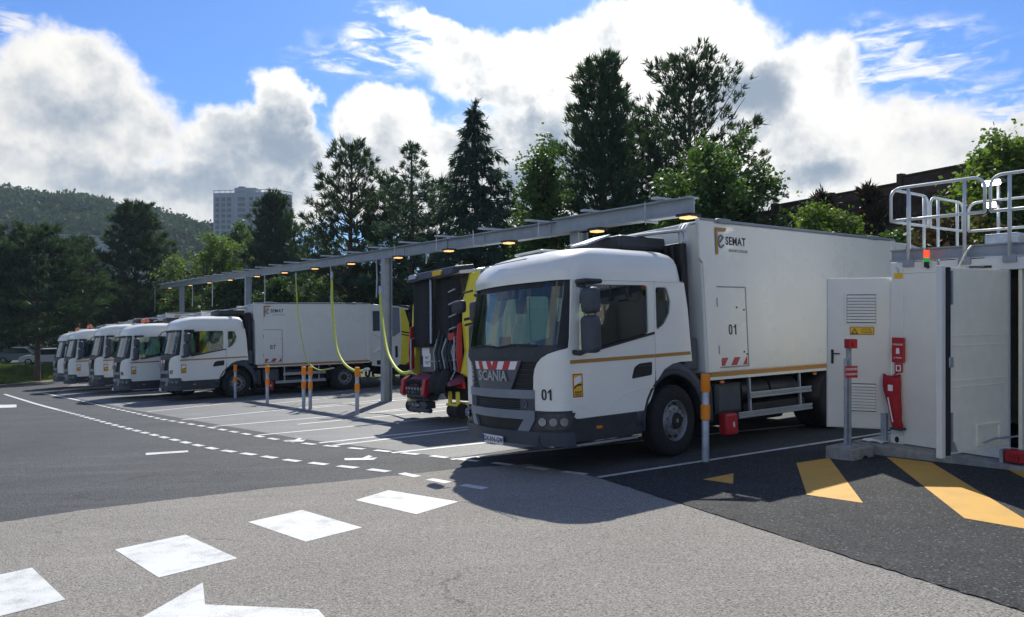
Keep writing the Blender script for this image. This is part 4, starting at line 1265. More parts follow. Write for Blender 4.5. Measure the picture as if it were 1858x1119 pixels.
for s in (11.45, 20.9, 37.3, 54.7):
    p = UV(BU + .14, s)
    mb = MB()
    top = BZ + .002
    q = Matrix(((AX[0], RH[0], 0), (AX[1], RH[1], 0), (0, 0, 1)))
    hh = top - p[2]
    c = Vector((p[0], p[1], p[2] + hh / 2))
    for off, sz in (((-.13, 0), (.02, .26)), ((.13, 0), (.02, .26)), ((0, 0), (.24, .016))):
        mb.obox(c + q @ Vector((off[0], off[1], 0)), (sz[0], sz[1], hh), q)
    po = mb.build('post', M['beam'], gan)
    MB().obox((p[0], p[1], p[2] + .015), (.42, .42, .03), q).build('base_plate', M['galv'], po)
LUMP = [1248, 1084, 924, 815, 723, 638, 572, 517, 467, 418, 380, 345.6, 308.5]
def s_at(px, du=0.0):
    k = (px - CX) / FOC
    u = BU + du
    return (AX[0] * u - k * AX[1] * u) / (k * RH[1] - RH[0])
lum0 = None
for i, px in enumerate(LUMP):
    du = -.28 if i < 1 else -.10
    s = s_at(px, du) if i else 8.12
    lu = empty('beam_luminaire', GB(s, du, -.06), q)
    MB().box(-.14, .14, -.16, .16, .015, .06).build('lamp_housing', M['black'], lu, bevel=.008)
    MB().box(-.11, .09, -.11, .11, -.02, .014).build('lamp_lens', M['lamp'], lu, bevel=.012)
    MB().box(-.02, .16, -.02, .02, .06, .075).build('lamp_bracket', M['galv'], lu)
    names = ['beside the white body of truck 01', 'above the cab roof of truck 01', 'above the yellow edged tail of the reversed truck', 'left of the tail of the reversed truck',
             'just right of the tall post near truck 07', 'just left of the tall post near truck 07', 'above the rear of the truck 07 body', 'above the middle of the truck 07 body',
             'just right of the second post', 'just left of the second post', 'halfway between the two farthest posts', 'just right of the farthest post', 'at the far left end of the beam']
    tag(lu, 'lit warm lamp under the steel beam, ' + names[i], 'lamp', 'lamps under the steel beam')
ss_ = 8.75
k = 0
while ss_ < 62:
    MB().obox(GB(ss_, .05, .335), (1.0, .13, .04), q).build('cross_arm', M['galv'], gan)
    ss_ += 1.9 if k < 3 else 2.15
    k += 1
for s in (9.2, 12.4, 15.1, 17.0, 19.6):
    mb = MB()
    for dd in (-.16, .16):
        mb.bar(GB(s, dd - .05, -.02), GB(s, dd - .05, .335), .022)
    mb.bar(GB(s, -.22, -.015), GB(s, .12, -.015), .03)
    mb.build('cable_stirrup', M['galv'], gan)
# cable drops
drop = [(281, 565, 'far left end of the beam'), (349, 556, 'right of the farthest post'), (385, 556, 'above the far trucks'), (480, 555, 'above the number 07 hatch'), (600, 548, 'above the middle yellow hose'), (683, 540, 'beside the tall post'), (773, 478, 'above the reversed truck tail')]
for px, py, where in drop:
    s = s_at(px)
    top = GB(s, 0, 0)
    d = top[1]
    bot = at(px, py, d)
    mb = MB().tube([top, tuple(np.array(top) * .5 + bot * .5 + np.array([.02, 0, 0])), tuple(bot)], .024, 6)
    o = mb.build('hose_drop', M['galv'], None, smooth=True)
    tag(o, 'thin grey drop pipe hanging from the steel beam, ' + where, 'pipe', 'drop pipes on the beam')
def hose(pts, d0, d1, r, label):
    n = len(pts)
    P = [Vector(at(p[0], p[1], d0 + (d1 - d0) * i / (n - 1))) for i, p in enumerate(pts)]
    out = []
    for i in range(n - 1):
        p0, p1, p2, p3 = P[max(i - 1, 0)], P[i], P[i + 1], P[min(i + 2, n - 1)]
        for k in range(6):
            t = k / 6
            out.append(.5 * ((2 * p1) + (-p0 + p2) * t + (2 * p0 - 5 * p1 + 4 * p2 - p3) * t * t + (-p0 + 3 * p1 - 3 * p2 + p3) * t ** 3))
    out.append(P[-1])
    h = empty('filling_hose', tuple(out[-1]))
    h.matrix_world = Matrix.Identity(4)
    MB().tube(out, r, 8).build('hose', M['hose'], h, smooth='all')
    d = (out[-1] - out[-3]).normalized()
    MB().tube([out[-1], out[-1] + d * .12, out[-1] + d * .3], [r * 1.4, r * 1.3, r], 8).build('nozzle', M['galv'], h, smooth=True)
    MB().tube([out[0] + Vector((0, 0, .25)), out[0]], r * 1.3, 8).build('coupling', M['galv'], h)
    tag(h, label, 'hose', 'yellow filling hoses')
hose([(537, 506), (539, 545), (545, 600), (555, 648), (566, 664), (580, 671), (598, 669)], 28.8, 25.8, .021, 'thinnest yellow filling hose, hanging in front of the truck 07 body')
hose([(602, 505), (603, 555), (607, 600), (612, 635), (625, 660), (645, 673), (662, 671)], 25.8, 22.5, .042, 'middle yellow filling hose ending behind a banded post')
hose([(690, 533), (692, 565), (697, 605), (704, 640), (716, 664), (730, 676), (746, 674)], 22.3, 18.4, .042, 'yellow filling hose looping in front of the tall beam post')

# ------------------------------------------------------------------ banded posts
bolls = [(427, 722, 'grey post with orange bands in front of the wheel of truck 07'),
         (485, 732, 'grey post with orange bands under the 07 hatch'),
         (551, 742, 'left post of the close pair with orange bands'),
         (563, 743, 'right post of the close pair with orange bands'),
         (648, 752, 'grey post with orange bands nearest to the tall beam post'),
         (1280, 838, 'grey post with orange bands beside the front wheel of truck 01')]
def make_bollard(h):
    b = empty('banded_post')
    MB().tube([(0, 0, 0), (0, 0, h - .01), (0, 0, h)], [.052, .052, .045], 16).build('pole', M['galv'], b, smooth=True)
    MB().tube([(0, 0, h - .235), (0, 0, h - .22), (0, 0, h + .004), (0, 0, h + .02)], [.058, .066, .066, .05], 16).build('sleeve', M['bollor'], b, smooth=True)
    MB().tube([(0, 0, h - .63), (0, 0, h - .62), (0, 0, h - .42), (0, 0, h - .41)], [.056, .066, .066, .056], 16).build('sleeve', M['bollor'], b, smooth=True)
    return b
b0 = make_bollard(1.23)
for i, (px, py, lab) in enumerate(bolls):
    b = b0 if i == 0 else copy_tree(b0)
    g_ = ground(px, py)
    b.matrix_world = Matrix.Translation((g_[0], g_[1], g_[2] - .005))
    tag(b, lab, 'post', 'posts with orange bands')

# ------------------------------------------------------------------ technical container on its slab (local: x = u axis inward, y = along the row, z up)
CU, CS = 10.35, 5.25
CZ0 = -.14
cbase = AX * CU + RH * CS
CM = Matrix.Translation((cbase[0], cbase[1], CZ0)) @ Matrix(((AX[0], RH[0], 0), (AX[1], RH[1], 0), (0, 0, 1))).to_4x4()
def cobj(name, label, cat, **kw):
    e = empty(name); e.matrix_world = CM
    tag(e, label, cat, **kw)
    return e
sl = MB().box(-.30, 2.9, -6.6, .42, -.34, 0).build('concrete_slab', M['concrete'], None, bevel=.015)
sl.matrix_world = CM
tag(sl, 'low concrete slab under the white technical container', 'slab')
ct = cobj('technical_container', 'white technical container with open steel doors at the right edge', 'container')
L, D, H_ = 6.06, 2.44, 2.59
MB().box(.02, D, -.045, -.01, .16, H_ - .05).build('end_wall', M['contwhite'], ct)
for z0, z1, nm in ((.012, .16, 'bottom_rail'), (H_ - .16, H_ - .002, 'top_rail')):
    MB().box(-.004, .10, -L, -.17, z0, z1).build(nm, M['contwhite'], ct, bevel=.008)
    MB().box(D - .1, D, -L, -.17, z0, z1).build(nm, M['contwhite'], ct, bevel=.008)
    MB().box(.16, D - .16, -.10, .0, z0, z1).build(nm, M['contwhite'], ct, bevel=.008)
for x in (0, D - .16):
    for y in (-.165, -L):
        ps_ = MB().box(x - .006, x + .16, y, y + .17, .0, H_).build('corner_post', M['contwhite'], ct, bevel=.008)
        for zc in (.06, H_ - .06):
            cc = MB().box(x - .012, x + .166, y - .006, y + .176, zc - .058, zc + .062).build('corner_casting', M['contwhite'], ps_, bevel=.01)
            if x == 0 and zc < 1:
                MB().prism([(.085 + .03 * math.cos(a), .045 * math.sin(a)) for a in [2 * math.pi * k / 14 for k in range(14)]], [], lambda a, b, d, y0=y, z0=zc: (-.0135 + d, y0 + a, z0 + b), .004).build('lashing_hole', M['black'], cc)
# front wall: fixed panel from the corner to the opening
MB().box(.012, .045, -1.41, -.165, .16, H_ - .16).build('front_panel', M['contwhite'], ct, bevel=.004)
MB().box(.005, .06, -1.47, -1.41, .12, H_ - .12).build('door_jamb', M['contwhite'], ct, bevel=.005)
MB().box(.012, .045, -L + .17, -4.1, .16, H_ - .16).build('front_panel', M['contwhite'], ct)
MB().box(.10, D - .02, -L, -.05, .10, .15).build('floor', M['plastic'], ct)
MB().box(.03, D, -L, -.02, H_ - .05, H_ - .012).build('roof', M['contwhite'], ct)
MB().box(D - .05, D - .01, -L, -.05, .12, H_ - .05).build('back_wall', M['cream'], ct)
MB().box(.05, D, -1.60, -1.56, .15, H_ - .06).build('partition', M['cream'], ct)
MB().box(.05, D, -4.2, -4.16, .15, H_ - .06).build('partition', M['cream'], ct)
ip = MB()
for k, (x, y) in enumerate(((.12, -1.66), (.20, -1.72), (.9, -1.70), (1.3, -1.72))):
    ip.tube([(x, y, .3), (x, y, 2.3)], .022, 8)
ip.build('conduit_pipes', M['contwhite'], ct, smooth=True)
ip = MB()
ip.box(.5, 1.8, -2.4, -1.62, 1.55, 1.66).box(.25, 1.9, -2.2, -1.62, 2.18, 2.30)
ip.build('cable_tray', M['galv'], ct)
ip = MB()
for k in range(8):
    ip.tube([(.3 + k * .1, -1.63, 2.1), (.35 + k * .1, -1.85, 2.18 + .02 * k), (.3 + k * .12, -2.3, 2.12), (.35 + .1 * k, -3.2, 2.2)], .014, 5)
ip.build('cable_bundle', M['cream'], ct, smooth=True)
cl = MB()
for k in range(4):
    cl.tube([(.35 + .02 * k, -2.05 + (.24 - .015 * k) * math.cos(a), .50 + (.30 - .02 * k) * math.sin(a)) for a in [2 * math.pi * j / 20 for j in range(21)]], .035, 6)
cl.build('hose_coil', M['black'], ct, smooth=True)
MB().box(1.0, 1.9, -3.9, -2.5, .16, 1.9).build('cabinet', M['cream'], ct, bevel=.02)
# big open door, seen on its inner face
dm = Matrix.Translation((-.01, -1.44, 0)) @ Matrix.Rotation(R(180 - 6.5), 4, 'Z')
dr = empty('open_door'); dr.parent = ct; dr.matrix_local = dm
DW, DZ0, DZ1 = 1.36, .20, 2.42
MB().box(0, DW, -.03, .03, DZ0, DZ1).build('door_leaf', M['cream'], dr, bevel=.006)
MB().box(DW + .001, DW + .075, -.035, .034, DZ0 - .03, DZ1 + .02).build('door_edge', M['contwhite'], dr, bevel=.006)
MB().box(DW - .055, DW - .006, .030, .062, DZ0 + .0, DZ1).build('door_gasket', M['black'], dr)
for z in (1.48, 1.60, .98, 1.06):
    MB().box(.02, DW - .08, .030, .036, z, z + .018).build('door_rib', M['cream'], dr)
for (za, zb) in ((1.98, 2.38), (.26, .70)):
    MB().box(DW - .12, DW - .09, .03, .055, za, zb).build('lock_rod', M['galv'], dr)
MB().prism([(DW - .17, .24), (DW - .07, .24), (DW - .10, .36)], [], lambda a, b, d: (a, .032 + d, b), .05).build('lock_foot', M['galv'], dr)
MB().box(DW - .10, DW - .02, .032, .075, 1.24, 1.36).build('lock_case', M['galv'], dr, bevel=.008)
mb = MB()
for (xa, xb, za, zb) in ((.20, .72, .255, .28), (.20, .72, .49, .515), (.20, .225, .28, .49), (.695, .72, .28, .49)):
    mb.box(xa, xb, .03, .052, za, zb)
mb.build('document_pocket', M['cream'], dr)
MB().tube([(-.3, .10, .32), (.1, .10, .32), (.35, .06, .32), (.62, .07, .29)], .012, 6).build('door_stay', M['galv'], dr, smooth=True)
for z in (.45, 1.3, 2.2):
    MB().tube([(-.005, 0, z - .06), (-.005, 0, z + .06)], .022, 8).build('door_hinge', M['galv'], dr, smooth=True)
# louvred door on the end wall, swung open
ldir = Vector((-.79, .25, 0)); ang_ = math.atan2(ldir.y, ldir.x) - AL
lm_ = Matrix.Translation((.05, .035, 0)) @ Matrix.Rotation(ang_, 4, 'Z')
ld = empty('louvred_door'); ld.parent = ct; ld.matrix_local = lm_
LW = .845
# local x from hinge to free edge, camera sees the +y side
MB().box(0, LW, -.025, .02, .19, 2.375).build('door_leaf', M['contwhite'], ld, bevel=.006)
MB().box(-.01, LW + .01, -.03, -.026, .175, 2.39).build('door_frame', M['contwhite'], ld)
def louver(x0, x1, z0, z1, n):
    lv = empty('ventilation_louvre'); lv.parent = ld
    fm = MB()
    for (a, b, c, d) in ((x0, x1, z0, z0 + .03), (x0, x1, z1 - .03, z1), (x0, x0 + .03, z0 + .03, z1 - .03), (x1 - .03, x1, z0 + .03, z1 - .03)):
        fm.box(a, b, .02, .034, c, d)
    fm.build('louvre_frame', M['contwhite'], lv, bevel=.002)
    MB().box(x0 + .03, x1 - .03, .0202, .0212, z0 + .03, z1 - .03).build('louvre_back', M['bumper'], lv)
    st = (z1 - z0 - .08) / n
    for k in range(n):
        zc = z0 + .04 + st * (k + .5)
        MB().obox(((x0 + x1) / 2, .034, zc), (x1 - x0 - .07, .006, st * .92), Matrix.Rotation(R(32), 3, 'X')).build('slat', M['contwhite'], lv)
louver(.17, .62, 1.69, 2.17, 9)
louver(.17, .57, .40, .87, 9)
sg_ = MB().box(.225, .545, .02, .026, 1.55, 1.665).build('warning_sign', M['signyel'], ld)
fr_ = MB()
for (a, b, c, d) in ((.225, .545, 1.55, 1.557), (.225, .545, 1.658, 1.665), (.225, .232, 1.557, 1.658), (.538, .545, 1.557, 1.658)):
    fr_.box(a, b, .026, .0275, c, d)
fr_.build('sign_border', M['txt'], sg_)
MB().prism([(.532, 1.562), (.435, 1.562), (.4835, 1.65)], [[(.512, 1.573), (.455, 1.573), (.4835, 1.628)]], lambda a, b, d: (a, .026 + d, b), .0015).build('warning_triangle', M['txt'], sg_)
MB().box(.480, .487, .026, .0275, 1.585, 1.61).build('triangle_mark', M['txt'], sg_)
text('sign_lettering', 'LOCAL\nCHAUD', .042, (.325, .0265, 1.607), (-1, 0, 0), (0, 0, 1), M['txt'], sg_, bold=.01, ext=.0008)
MB().box(.705, .80, .02, .024, 1.03, 1.43).build('lock_plate', M['contwhite'], ld)
hb = MB().box(.765, .80, .024, .034, 1.12, 1.33).build('lock_shield', M['black'], ld, bevel=.004)
MB().tube([(.785, .03, 1.27), (.785, .075, 1.27), (.69, .078, 1.27)], .011, 6).build('lever', M['black'], hb, smooth=True)
for z in (.45, 1.28, 2.1):
    MB().box(-.02, .10, .02, .03, z, z + .08).build('door_hinge', M['contwhite'], ld)
# fittings on the fixed panel
for (y, z) in ((-.84, 1.28), (-1.06, 1.29), (-.84, .37), (-1.06, .37)):
    f = MB().tube([(.012, y, z), (-.002, y, z)], .032, 12).build('grommet', M['paper'], ct)
    MB().tube([(-.002, y, z), (-.006, y, z)], .014, 8).build('grommet_hole', M['black'], f)
MB().box(-.012, .012, -1.17, -1.02, 1.02, 1.17).build('junction_plate', M['galv'], ct, bevel=.004)
MB().tube([(-.004, -1.06, 1.29), (-.03, -.98, 1.17), (-.03, -.99, 1.0), (-.03, -1.12, .86), (-.02, -1.30, .84)], .007, 6).build('thin_cable', M['greybar'], ct, smooth=True)
MB().tube([(-.015, -.62, 2.62), (-.02, -.66, 2.46), (-.02, -.80, 2.40), (-.02, -.98, 2.46), (-.02, -1.2, 2.48)], .008, 6).build('thin_cable', M['greybar'], ct, smooth=True)
MB().box(-.02, .01, -1.28, -1.02, 2.46, 2.49).build('cable_gland_strip', M['black'], ct)
MB().box(-.012, .01, -.16, -.04, 2.36, 2.44).build('yellow_tag', M['signyel'], ct)
MB().tube([(-.013, -.10, 2.44), (-.013, -.10, 2.50), (-.013, -.06, 2.53)], .008, 6).build('tag_hook', M['galv'], ct)
MB().tube([(.012, -1.36, 1.42), (-.01, -1.36, 1.42)], .10, 18).build('round_red_sign', M['red'], ct, smooth=True)
# red emergency box, little strike box and red canvas bag on the corner
eb = cobj('red_emergency_box', 'tall red box with white lettering on the container corner', 'box')
MB().box(-.05, -.014, -.20, -.02, 1.165, 1.52).build('case', M['red'], eb, bevel=.012)
text('box_lettering', 'POIGNÉE', .034, (-.0515, -.11, 1.42), (0, -1, 0), (0, 0, 1), M['whitetxt'], eb, ext=.001)
text('box_lettering', 'A TIRER', .032, (-.0515, -.11, 1.23), (0, -1, 0), (0, 0, 1), M['whitetxt'], eb, ext=.001)
MB().prism([(-.10, 1.25), (-.05, 1.25), (-.055, 1.33), (-.095, 1.33)], [], lambda a, b, d: (-.052 + d, a - .035, b + .04), .003).build('pictogram', M['whitetxt'], eb)
sbx = cobj('red_call_point', 'small red call point with white ring under the red box', 'call point')
MB().box(-.04, -.014, -.17, -.06, 1.02, 1.155).build('case', M['red'], sbx, bevel=.01)
MB().prism([(-.11, .84), (-.04, .84), (-.04, .93), (-.11, .93)], [[(-.095, .855), (-.055, .855), (-.055, .915), (-.095, .915)]], lambda a, b, d: (-.043 + d, a - .04, b + .20), .004).build('ring', M['whitetxt'], sbx)
bag = cobj('red_canvas_bag', 'drooping red canvas bag hanging on the container corner', 'bag')
bag.matrix_world = CM @ Matrix.Translation((.05, -.07, .27)) @ Matrix.Diagonal((.8, .78, .95, 1))
rows = []
for j in range(15):
    t = j / 14
    z = .74 - .78 * t
    yl = float(np.interp(t, [0, .25, .6, .85, 1], [.20, .19, .10, .055, .02]))
    yr = float(np.interp(t, [0, .25, .6, .85, .93, 1], [-.12, -.12, -.135, -.13, -.17, -.17]))
    dp = float(np.interp(t, [0, .1, .5, .9, 1], [.05, .09, .085, .06, .04]))
    ring = []
    for k in range(16):
        a = 2 * math.pi * k / 16
        y = (yl + yr) / 2 + (yl - yr) / 2 * math.cos(a)
        zz = z + (.03 * math.cos(2 * a + 1) if j == 0 else 0)
        ring.append((-.16 + dp * math.sin(a) + .008 * math.sin(9 * t + k), y, zz))
    rows.append(ring)
mb = MB().grid(rows, closed=True); mb.f.append(tuple(range(16))); mb.f.append(tuple(14 * 16 + k for k in range(16)))
mb.build('bag', M['redcloth'], bag, smooth=True)
MB().box(-.262, -.257, -.03, .055, .52, .61).build('bag_label', M['paper'], bag)
MB().bar((-.262, .055, .42), (-.25, -.025, .06), .006, .022).build('bag_strip', M['paper'], bag)
MB().box(-.24, -.06, -.17, .03, -.06, -.03).build('bag_base', M['bumper'], bag)
MB().bar((-.16, .0, .74), (-.05, -.02, .82), .03, .012).build('bag_strap', M['red'], bag)
# steel channel, stub post and sheets of paper
sp_ = MB().box(-.06, .0, .05, .13, 0, .42).build('steel_stub_post', M['galv'], None, bevel=.005)
sp_.matrix_world = CM
tag(sp_, 'short grey steel post on the slab by the louvred door', 'post')
rows = [[(-.24 + .07 * i + .012 * math.sin(k), .02 + .065 * k, .008 + .02 * abs(math.sin(i * 1.3 + k))) for k in range(6)] for i in range(4)]
pp = MB().grid(rows).build('paper_sheet', M['paper'], None, smooth=True)
pp.matrix_world = CM
tag(pp, 'crumpled white paper lying on the concrete slab', 'paper')
# red hydrant cap low at the right
hy = cobj('red_hose_connector', 'red round connector below the open container door', 'connector')
MB().box(-.22, -.02, -1.72, -1.50, .02, .17).build('block', M['red'], hy, bevel=.02)
MB().tube([(-.22, -1.61, .09), (-.25, -1.61, .09)], .055, 14).build('cap', M['redcloth'], hy, smooth=True)
MB().box(-.2, -.03, -1.48, -1.44, 0, .16).build('bracket', M['galv'], hy)
# stack light
skl = cobj('signal_tower_light', 'small red and green signal light on the container top edge', 'signal light')
MB().tube([(-.05, -.50, 2.50), (-.05, -.50, 2.575)], .03, 12).build('base', M['black'], skl, smooth=True)
MB().tube([(-.05, -.50, 2.575), (-.05, -.50, 2.63)], .037, 14).build('green_lens', M['lampgreen'], skl, smooth=True)
MB().tube([(-.05, -.50, 2.632), (-.05, -.50, 2.74)], .037, 14).build('red_lens', M['lampred'], skl, smooth=True)
MB().tube([(-.05, -.50, 2.74), (-.05, -.50, 2.76)], [.037, .02], 14).build('cap', M['black'], skl, smooth=True)
MB().bar((-.05, -.50, 2.53), (.0, -.50, 2.50), .03).build('bracket', M['black'], skl)

# ------------------------------------------------------------------ roof platform: steel channel and guard rails
rl = cobj('roof_guard_rails', 'grey tubular guard rails round the roof of the white container', 'railing')
ZR = H_
RT, RM = 1.06, .60
def ch_(y0, y1, x):
    return MB().box(x - .05, x + .05, y0, y1, ZR + .17, ZR + .19).box(x - .05, x + .05, y0, y1, ZR + .02, ZR + .04).box(x - .008, x + .008, y0, y1, ZR + .04, ZR + .17)
ch_(-L, .05, .10).build('steel_channel', M['beam'], rl)
def rail_panel(p0, p1, r=.021, rad=.14, left=True, right=True):
    """rounded frame from p0 to p1 (x,y in container space): top rail, ends and mid rail"""
    p0, p1 = Vector(p0 + (0,)), Vector(p1 + (0,))
    d = (p1 - p0).normalized()
    pts = []
    A0 = p0 + Vector((0, 0, ZR + RM)); A1 = p0 + Vector((0, 0, ZR + RT)); B1 = p1 + Vector((0, 0, ZR + RT)); B0 = p1 + Vector((0, 0, ZR + RM))
    pts.append(A0)
    for k in range(7):
        a = math.pi / 2 * k / 6
        pts.append(A1 + d * rad * (1 - math.cos(a)) - Vector((0, 0, rad * (1 - math.sin(a)))))
    for k in range(7):
        a = math.pi / 2 * k / 6
        pts.append(B1 - d * rad * (1 - math.sin(a)) - Vector((0, 0, rad * (1 - math.cos(a)))))
    pts.append(B0)
    MB().tube(pts, r, 8).build('top_rail', M['rail'], rl, smooth='all')
    MB().tube([A0, B0], r, 8).build('mid_rail', M['rail'], rl, smooth='all')
def rail_post(x, y, dx=0):
    po = MB().tube([(x, y, ZR - .02), (x, y, ZR + RT - .01)], .023, 8).build('post', M['rail'], rl, smooth='all')
    MB().box(x - .02 - abs(dx), x + .03, y - .075, y + .075, ZR - .07, ZR + .03).build('foot_plate', M['beam'], po, bevel=.005)
def y_at(px, du):
    return s_at_u(px, CU + du) - CS
def s_at_u(px, u):
    k = (px - CX) / FOC
    return (AX[0] * u - k * AX[1] * u) / (k * RH[1] - RH[0])
fx = -.02
rail_panel((fx, 0.0), (fx, y_at(1787, fx)))
rail_panel((fx, y_at(1797, fx)), (fx, y_at(1797, fx) - 1.75))
rail_panel((fx, y_at(1797, fx) - 1.85), (fx, -L))
for px in (1648, 1750, 1832):
    rail_post(fx, y_at(px, fx))
for yy in (-2.6, -3.6, -4.6, -5.8):
    rail_post(fx, yy)
rail_panel((.02, .02), (1.12, .02)); rail_panel((1.20, .02), (2.30, .02))
for xx in (.55, 1.0, 1.45, 2.1):
    rail_post(xx, .02)
rail_panel((2.40, -.02), (2.40, -1.5)); rail_panel((2.40, -1.6), (2.40, -3.2)); rail_panel((2.40, -3.3), (2.40, -L))
for yy in (-.6, -1.3, -2.0, -2.9, -4.2, -5.5):
    rail_post(2.40, yy)
for (ya, yb) in ((-1.15, -.72), (-1.85, -1.25)):
    un = MB().box(1.2, 1.9, ya, yb, ZR + .02, ZR + .42).build('roof_unit_box', M['galv'], None, bevel=.02)
    un.matrix_world = CM
    tag(un, 'pale grey equipment box on the container roof, ' + ('left of the two' if ya > -1.2 else 'right of the two'), 'box', 'boxes on the container roof')
cbl = MB().tube([(.06, -1.02, ZR + .18), (-.05, -1.0, ZR + .10), (-.06, -.9, ZR - .12)], .012, 6).build('loose_cable', M['cream'], None, smooth=True)
cbl.matrix_world = CM
tag(cbl, 'loose pale cable hanging over the container roof edge', 'cable')
fl = cobj('floodlight_mast', 'lit white floodlights on a thin mast behind the guard rails', 'floodlight')
fy = s_at_u(1805, CU + 2.5) - CS
MB().tube([(2.5, fy - .05, ZR), (2.5, fy - .05, ZR + 1.42)], .025, 8).build('mast', M['galv'], fl, smooth='all')
for zz, sx in ((ZR + 1.34, .13), (ZR + .99, .07)):
    hd = MB().obox((2.44, fy, zz + .03), (.16, sx * 2 + .06, .06)).build('lamp_housing', M['bumper'], fl, bevel=.01)
    MB().obox((2.37, fy, zz), (.06, sx * 2, .085)).build('lamp_lens', M['flood'], hd, bevel=.02)

# ------------------------------------------------------------------ emergency stop post on its concrete foot
g_ = ground(1548, 830)
ec = Vector((4.76, 10.02, gz(4.76, 10.02)))
em = Matrix.Translation(ec) @ Matrix(((AX[0], RH[0], 0), (AX[1], RH[1], 0), (0, 0, 1))).to_4x4()
cf = MB().prism(rnd_poly([(-.29, -.20), (.29, -.20), (.29, .20), (-.29, .20)], .03, 2), [], lambda a, b, d: (a, b, -.02 + d), .185)
cf = cf.build('concrete_foot', M['concrete'], None, bevel=.012)
cf.matrix_world = em
tag(cf, 'pale concrete block holding the emergency stop post', 'concrete block')
nt = MB().tube([(.03, -.215, .0), (.03, -.15, .0)], .06, 16).build('lifting_notch', M['black'], cf, smooth=True)
es = empty('emergency_stop_post'); es.matrix_world = em
tag(es, 'grey steel post carrying a red stop box and a red sign', 'post')
MB().box(-.055, .0, -.028, .028, .165, 1.62).build('pole', M['galv'], es, bevel=.004)
MB().box(-.125, -.095, -.02, .02, .20, 1.40).build('cable_pipe', M['galv'], es, bevel=.008)
MB().box(-.13, .08, -.10, .10, .165, .18).build('base_plate', M['galv'], es)
rx_ = Matrix.Rotation(-AL - R(-14), 4, 'Z')
hd = empty('stop_box'); hd.parent = es; hd.matrix_local = Matrix.Translation((-.05, -.02, 0)) @ rx_
MB().box(-.07, .055, -.10, .02, 1.545, 1.675).build('case', M['red'], hd, bevel=.008)
MB().tube([(-.01, -.10, 1.61), (-.01, -.125, 1.61)], .03, 14).build('button', M['red'], hd, smooth=True)
sn = MB().box(-.095, .105, -.055, -.05, 1.13, 1.295).build('sign_plate', M['red'], es)
sn.matrix_local = Matrix.Translation((-.03, -.0, 0)) @ rx_
text('sign_lettering', 'COUPURE', .048, (.005, -.0565, 1.25), (1, 0, 0), (0, 0, 1), M['whitetxt'], sn, bold=.012, ext=.001, sx=.92)
text('sign_lettering', "D'URGENCE", .042, (.005, -.0565, 1.18), (1, 0, 0), (0, 0, 1), M['whitetxt'], sn, bold=.012, ext=.001, sx=.85)
MB().tube([(-.03, -.03, 1.54), (-.08, -.05, 1.48), (-.11, -.03, 1.40)], .008, 6).build('cable', M['galv'], es, smooth=True)

# ------------------------------------------------------------------ vegetation
def mesh_np(name, V, F, mat, parent=None, smooth=False):
    """V (n,3), F (m,4) or (m,3) arrays"""
    me = bpy.data.meshes.new(name)
    k = F.shape[1]
    me.vertices.add(len(V)); me.vertices.foreach_set('co', np.ascontiguousarray(V, dtype=np.float32).ravel())
    me.loops.add(F.size); me.loops.foreach_set('vertex_index', np.ascontiguousarray(F, dtype=np.int32).ravel())
    me.polygons.add(len(F))
    me.polygons.foreach_set('loop_start', np.arange(0, F.size, k, dtype=np.int32))
    me.polygons.foreach_set('loop_total', np.full(len(F), k, dtype=np.int32))
    me.update(calc_edges=True)
    me.materials.append(mat)
    if smooth:
        smooth_mesh(me)
    o = bpy.data.objects.new(name, me)
    COL.objects.link(o)
    o.parent = parent
    return o
def unit(a):
    return a / np.maximum(np.linalg.norm(a, axis=-1, keepdims=True), 1e-9)
def blades(P, Dr, Lg, Wd, r):
    """narrow rhombic blades from points P along Dr"""
    n = len(P)
    Dr = unit(Dr)
    side = unit(np.cross(Dr, unit(r.normal(size=(n, 3)))))
    L_ = np.asarray(Lg).reshape(-1, 1) * np.ones((n, 1)); W_ = np.asarray(Wd).reshape(-1, 1) * np.ones((n, 1))
    a = P; b = P + Dr * L_ * .45 + side * W_ / 2; c = P + Dr * L_; d = P + Dr * L_ * .45 - side * W_ / 2
    V = np.stack([a, b, c, d], 1).reshape(-1, 3)
    F = np.arange(4 * n).reshape(-1, 4)
    return V, F
def trunk_mesh(mb, pts, radii, n=8):
    mb.tube(pts, list(radii), n)
def tufts(C, N, r, per=12, length=.36, width=.055, up=.5, spread=.9):
    """needle tufts at C with axis N"""
    n = len(C)
    P = np.repeat(C, per, 0) + r.normal(size=(n * per, 3)) * .04
    A = np.repeat(unit(N), per, 0)
    D_ = A + r.normal(size=(n * per, 3)) * spread * .55
    D_[:, 2] += up * .35
    return blades(P, D_, length * r.uniform(.6, 1.15, n * per), width, r)

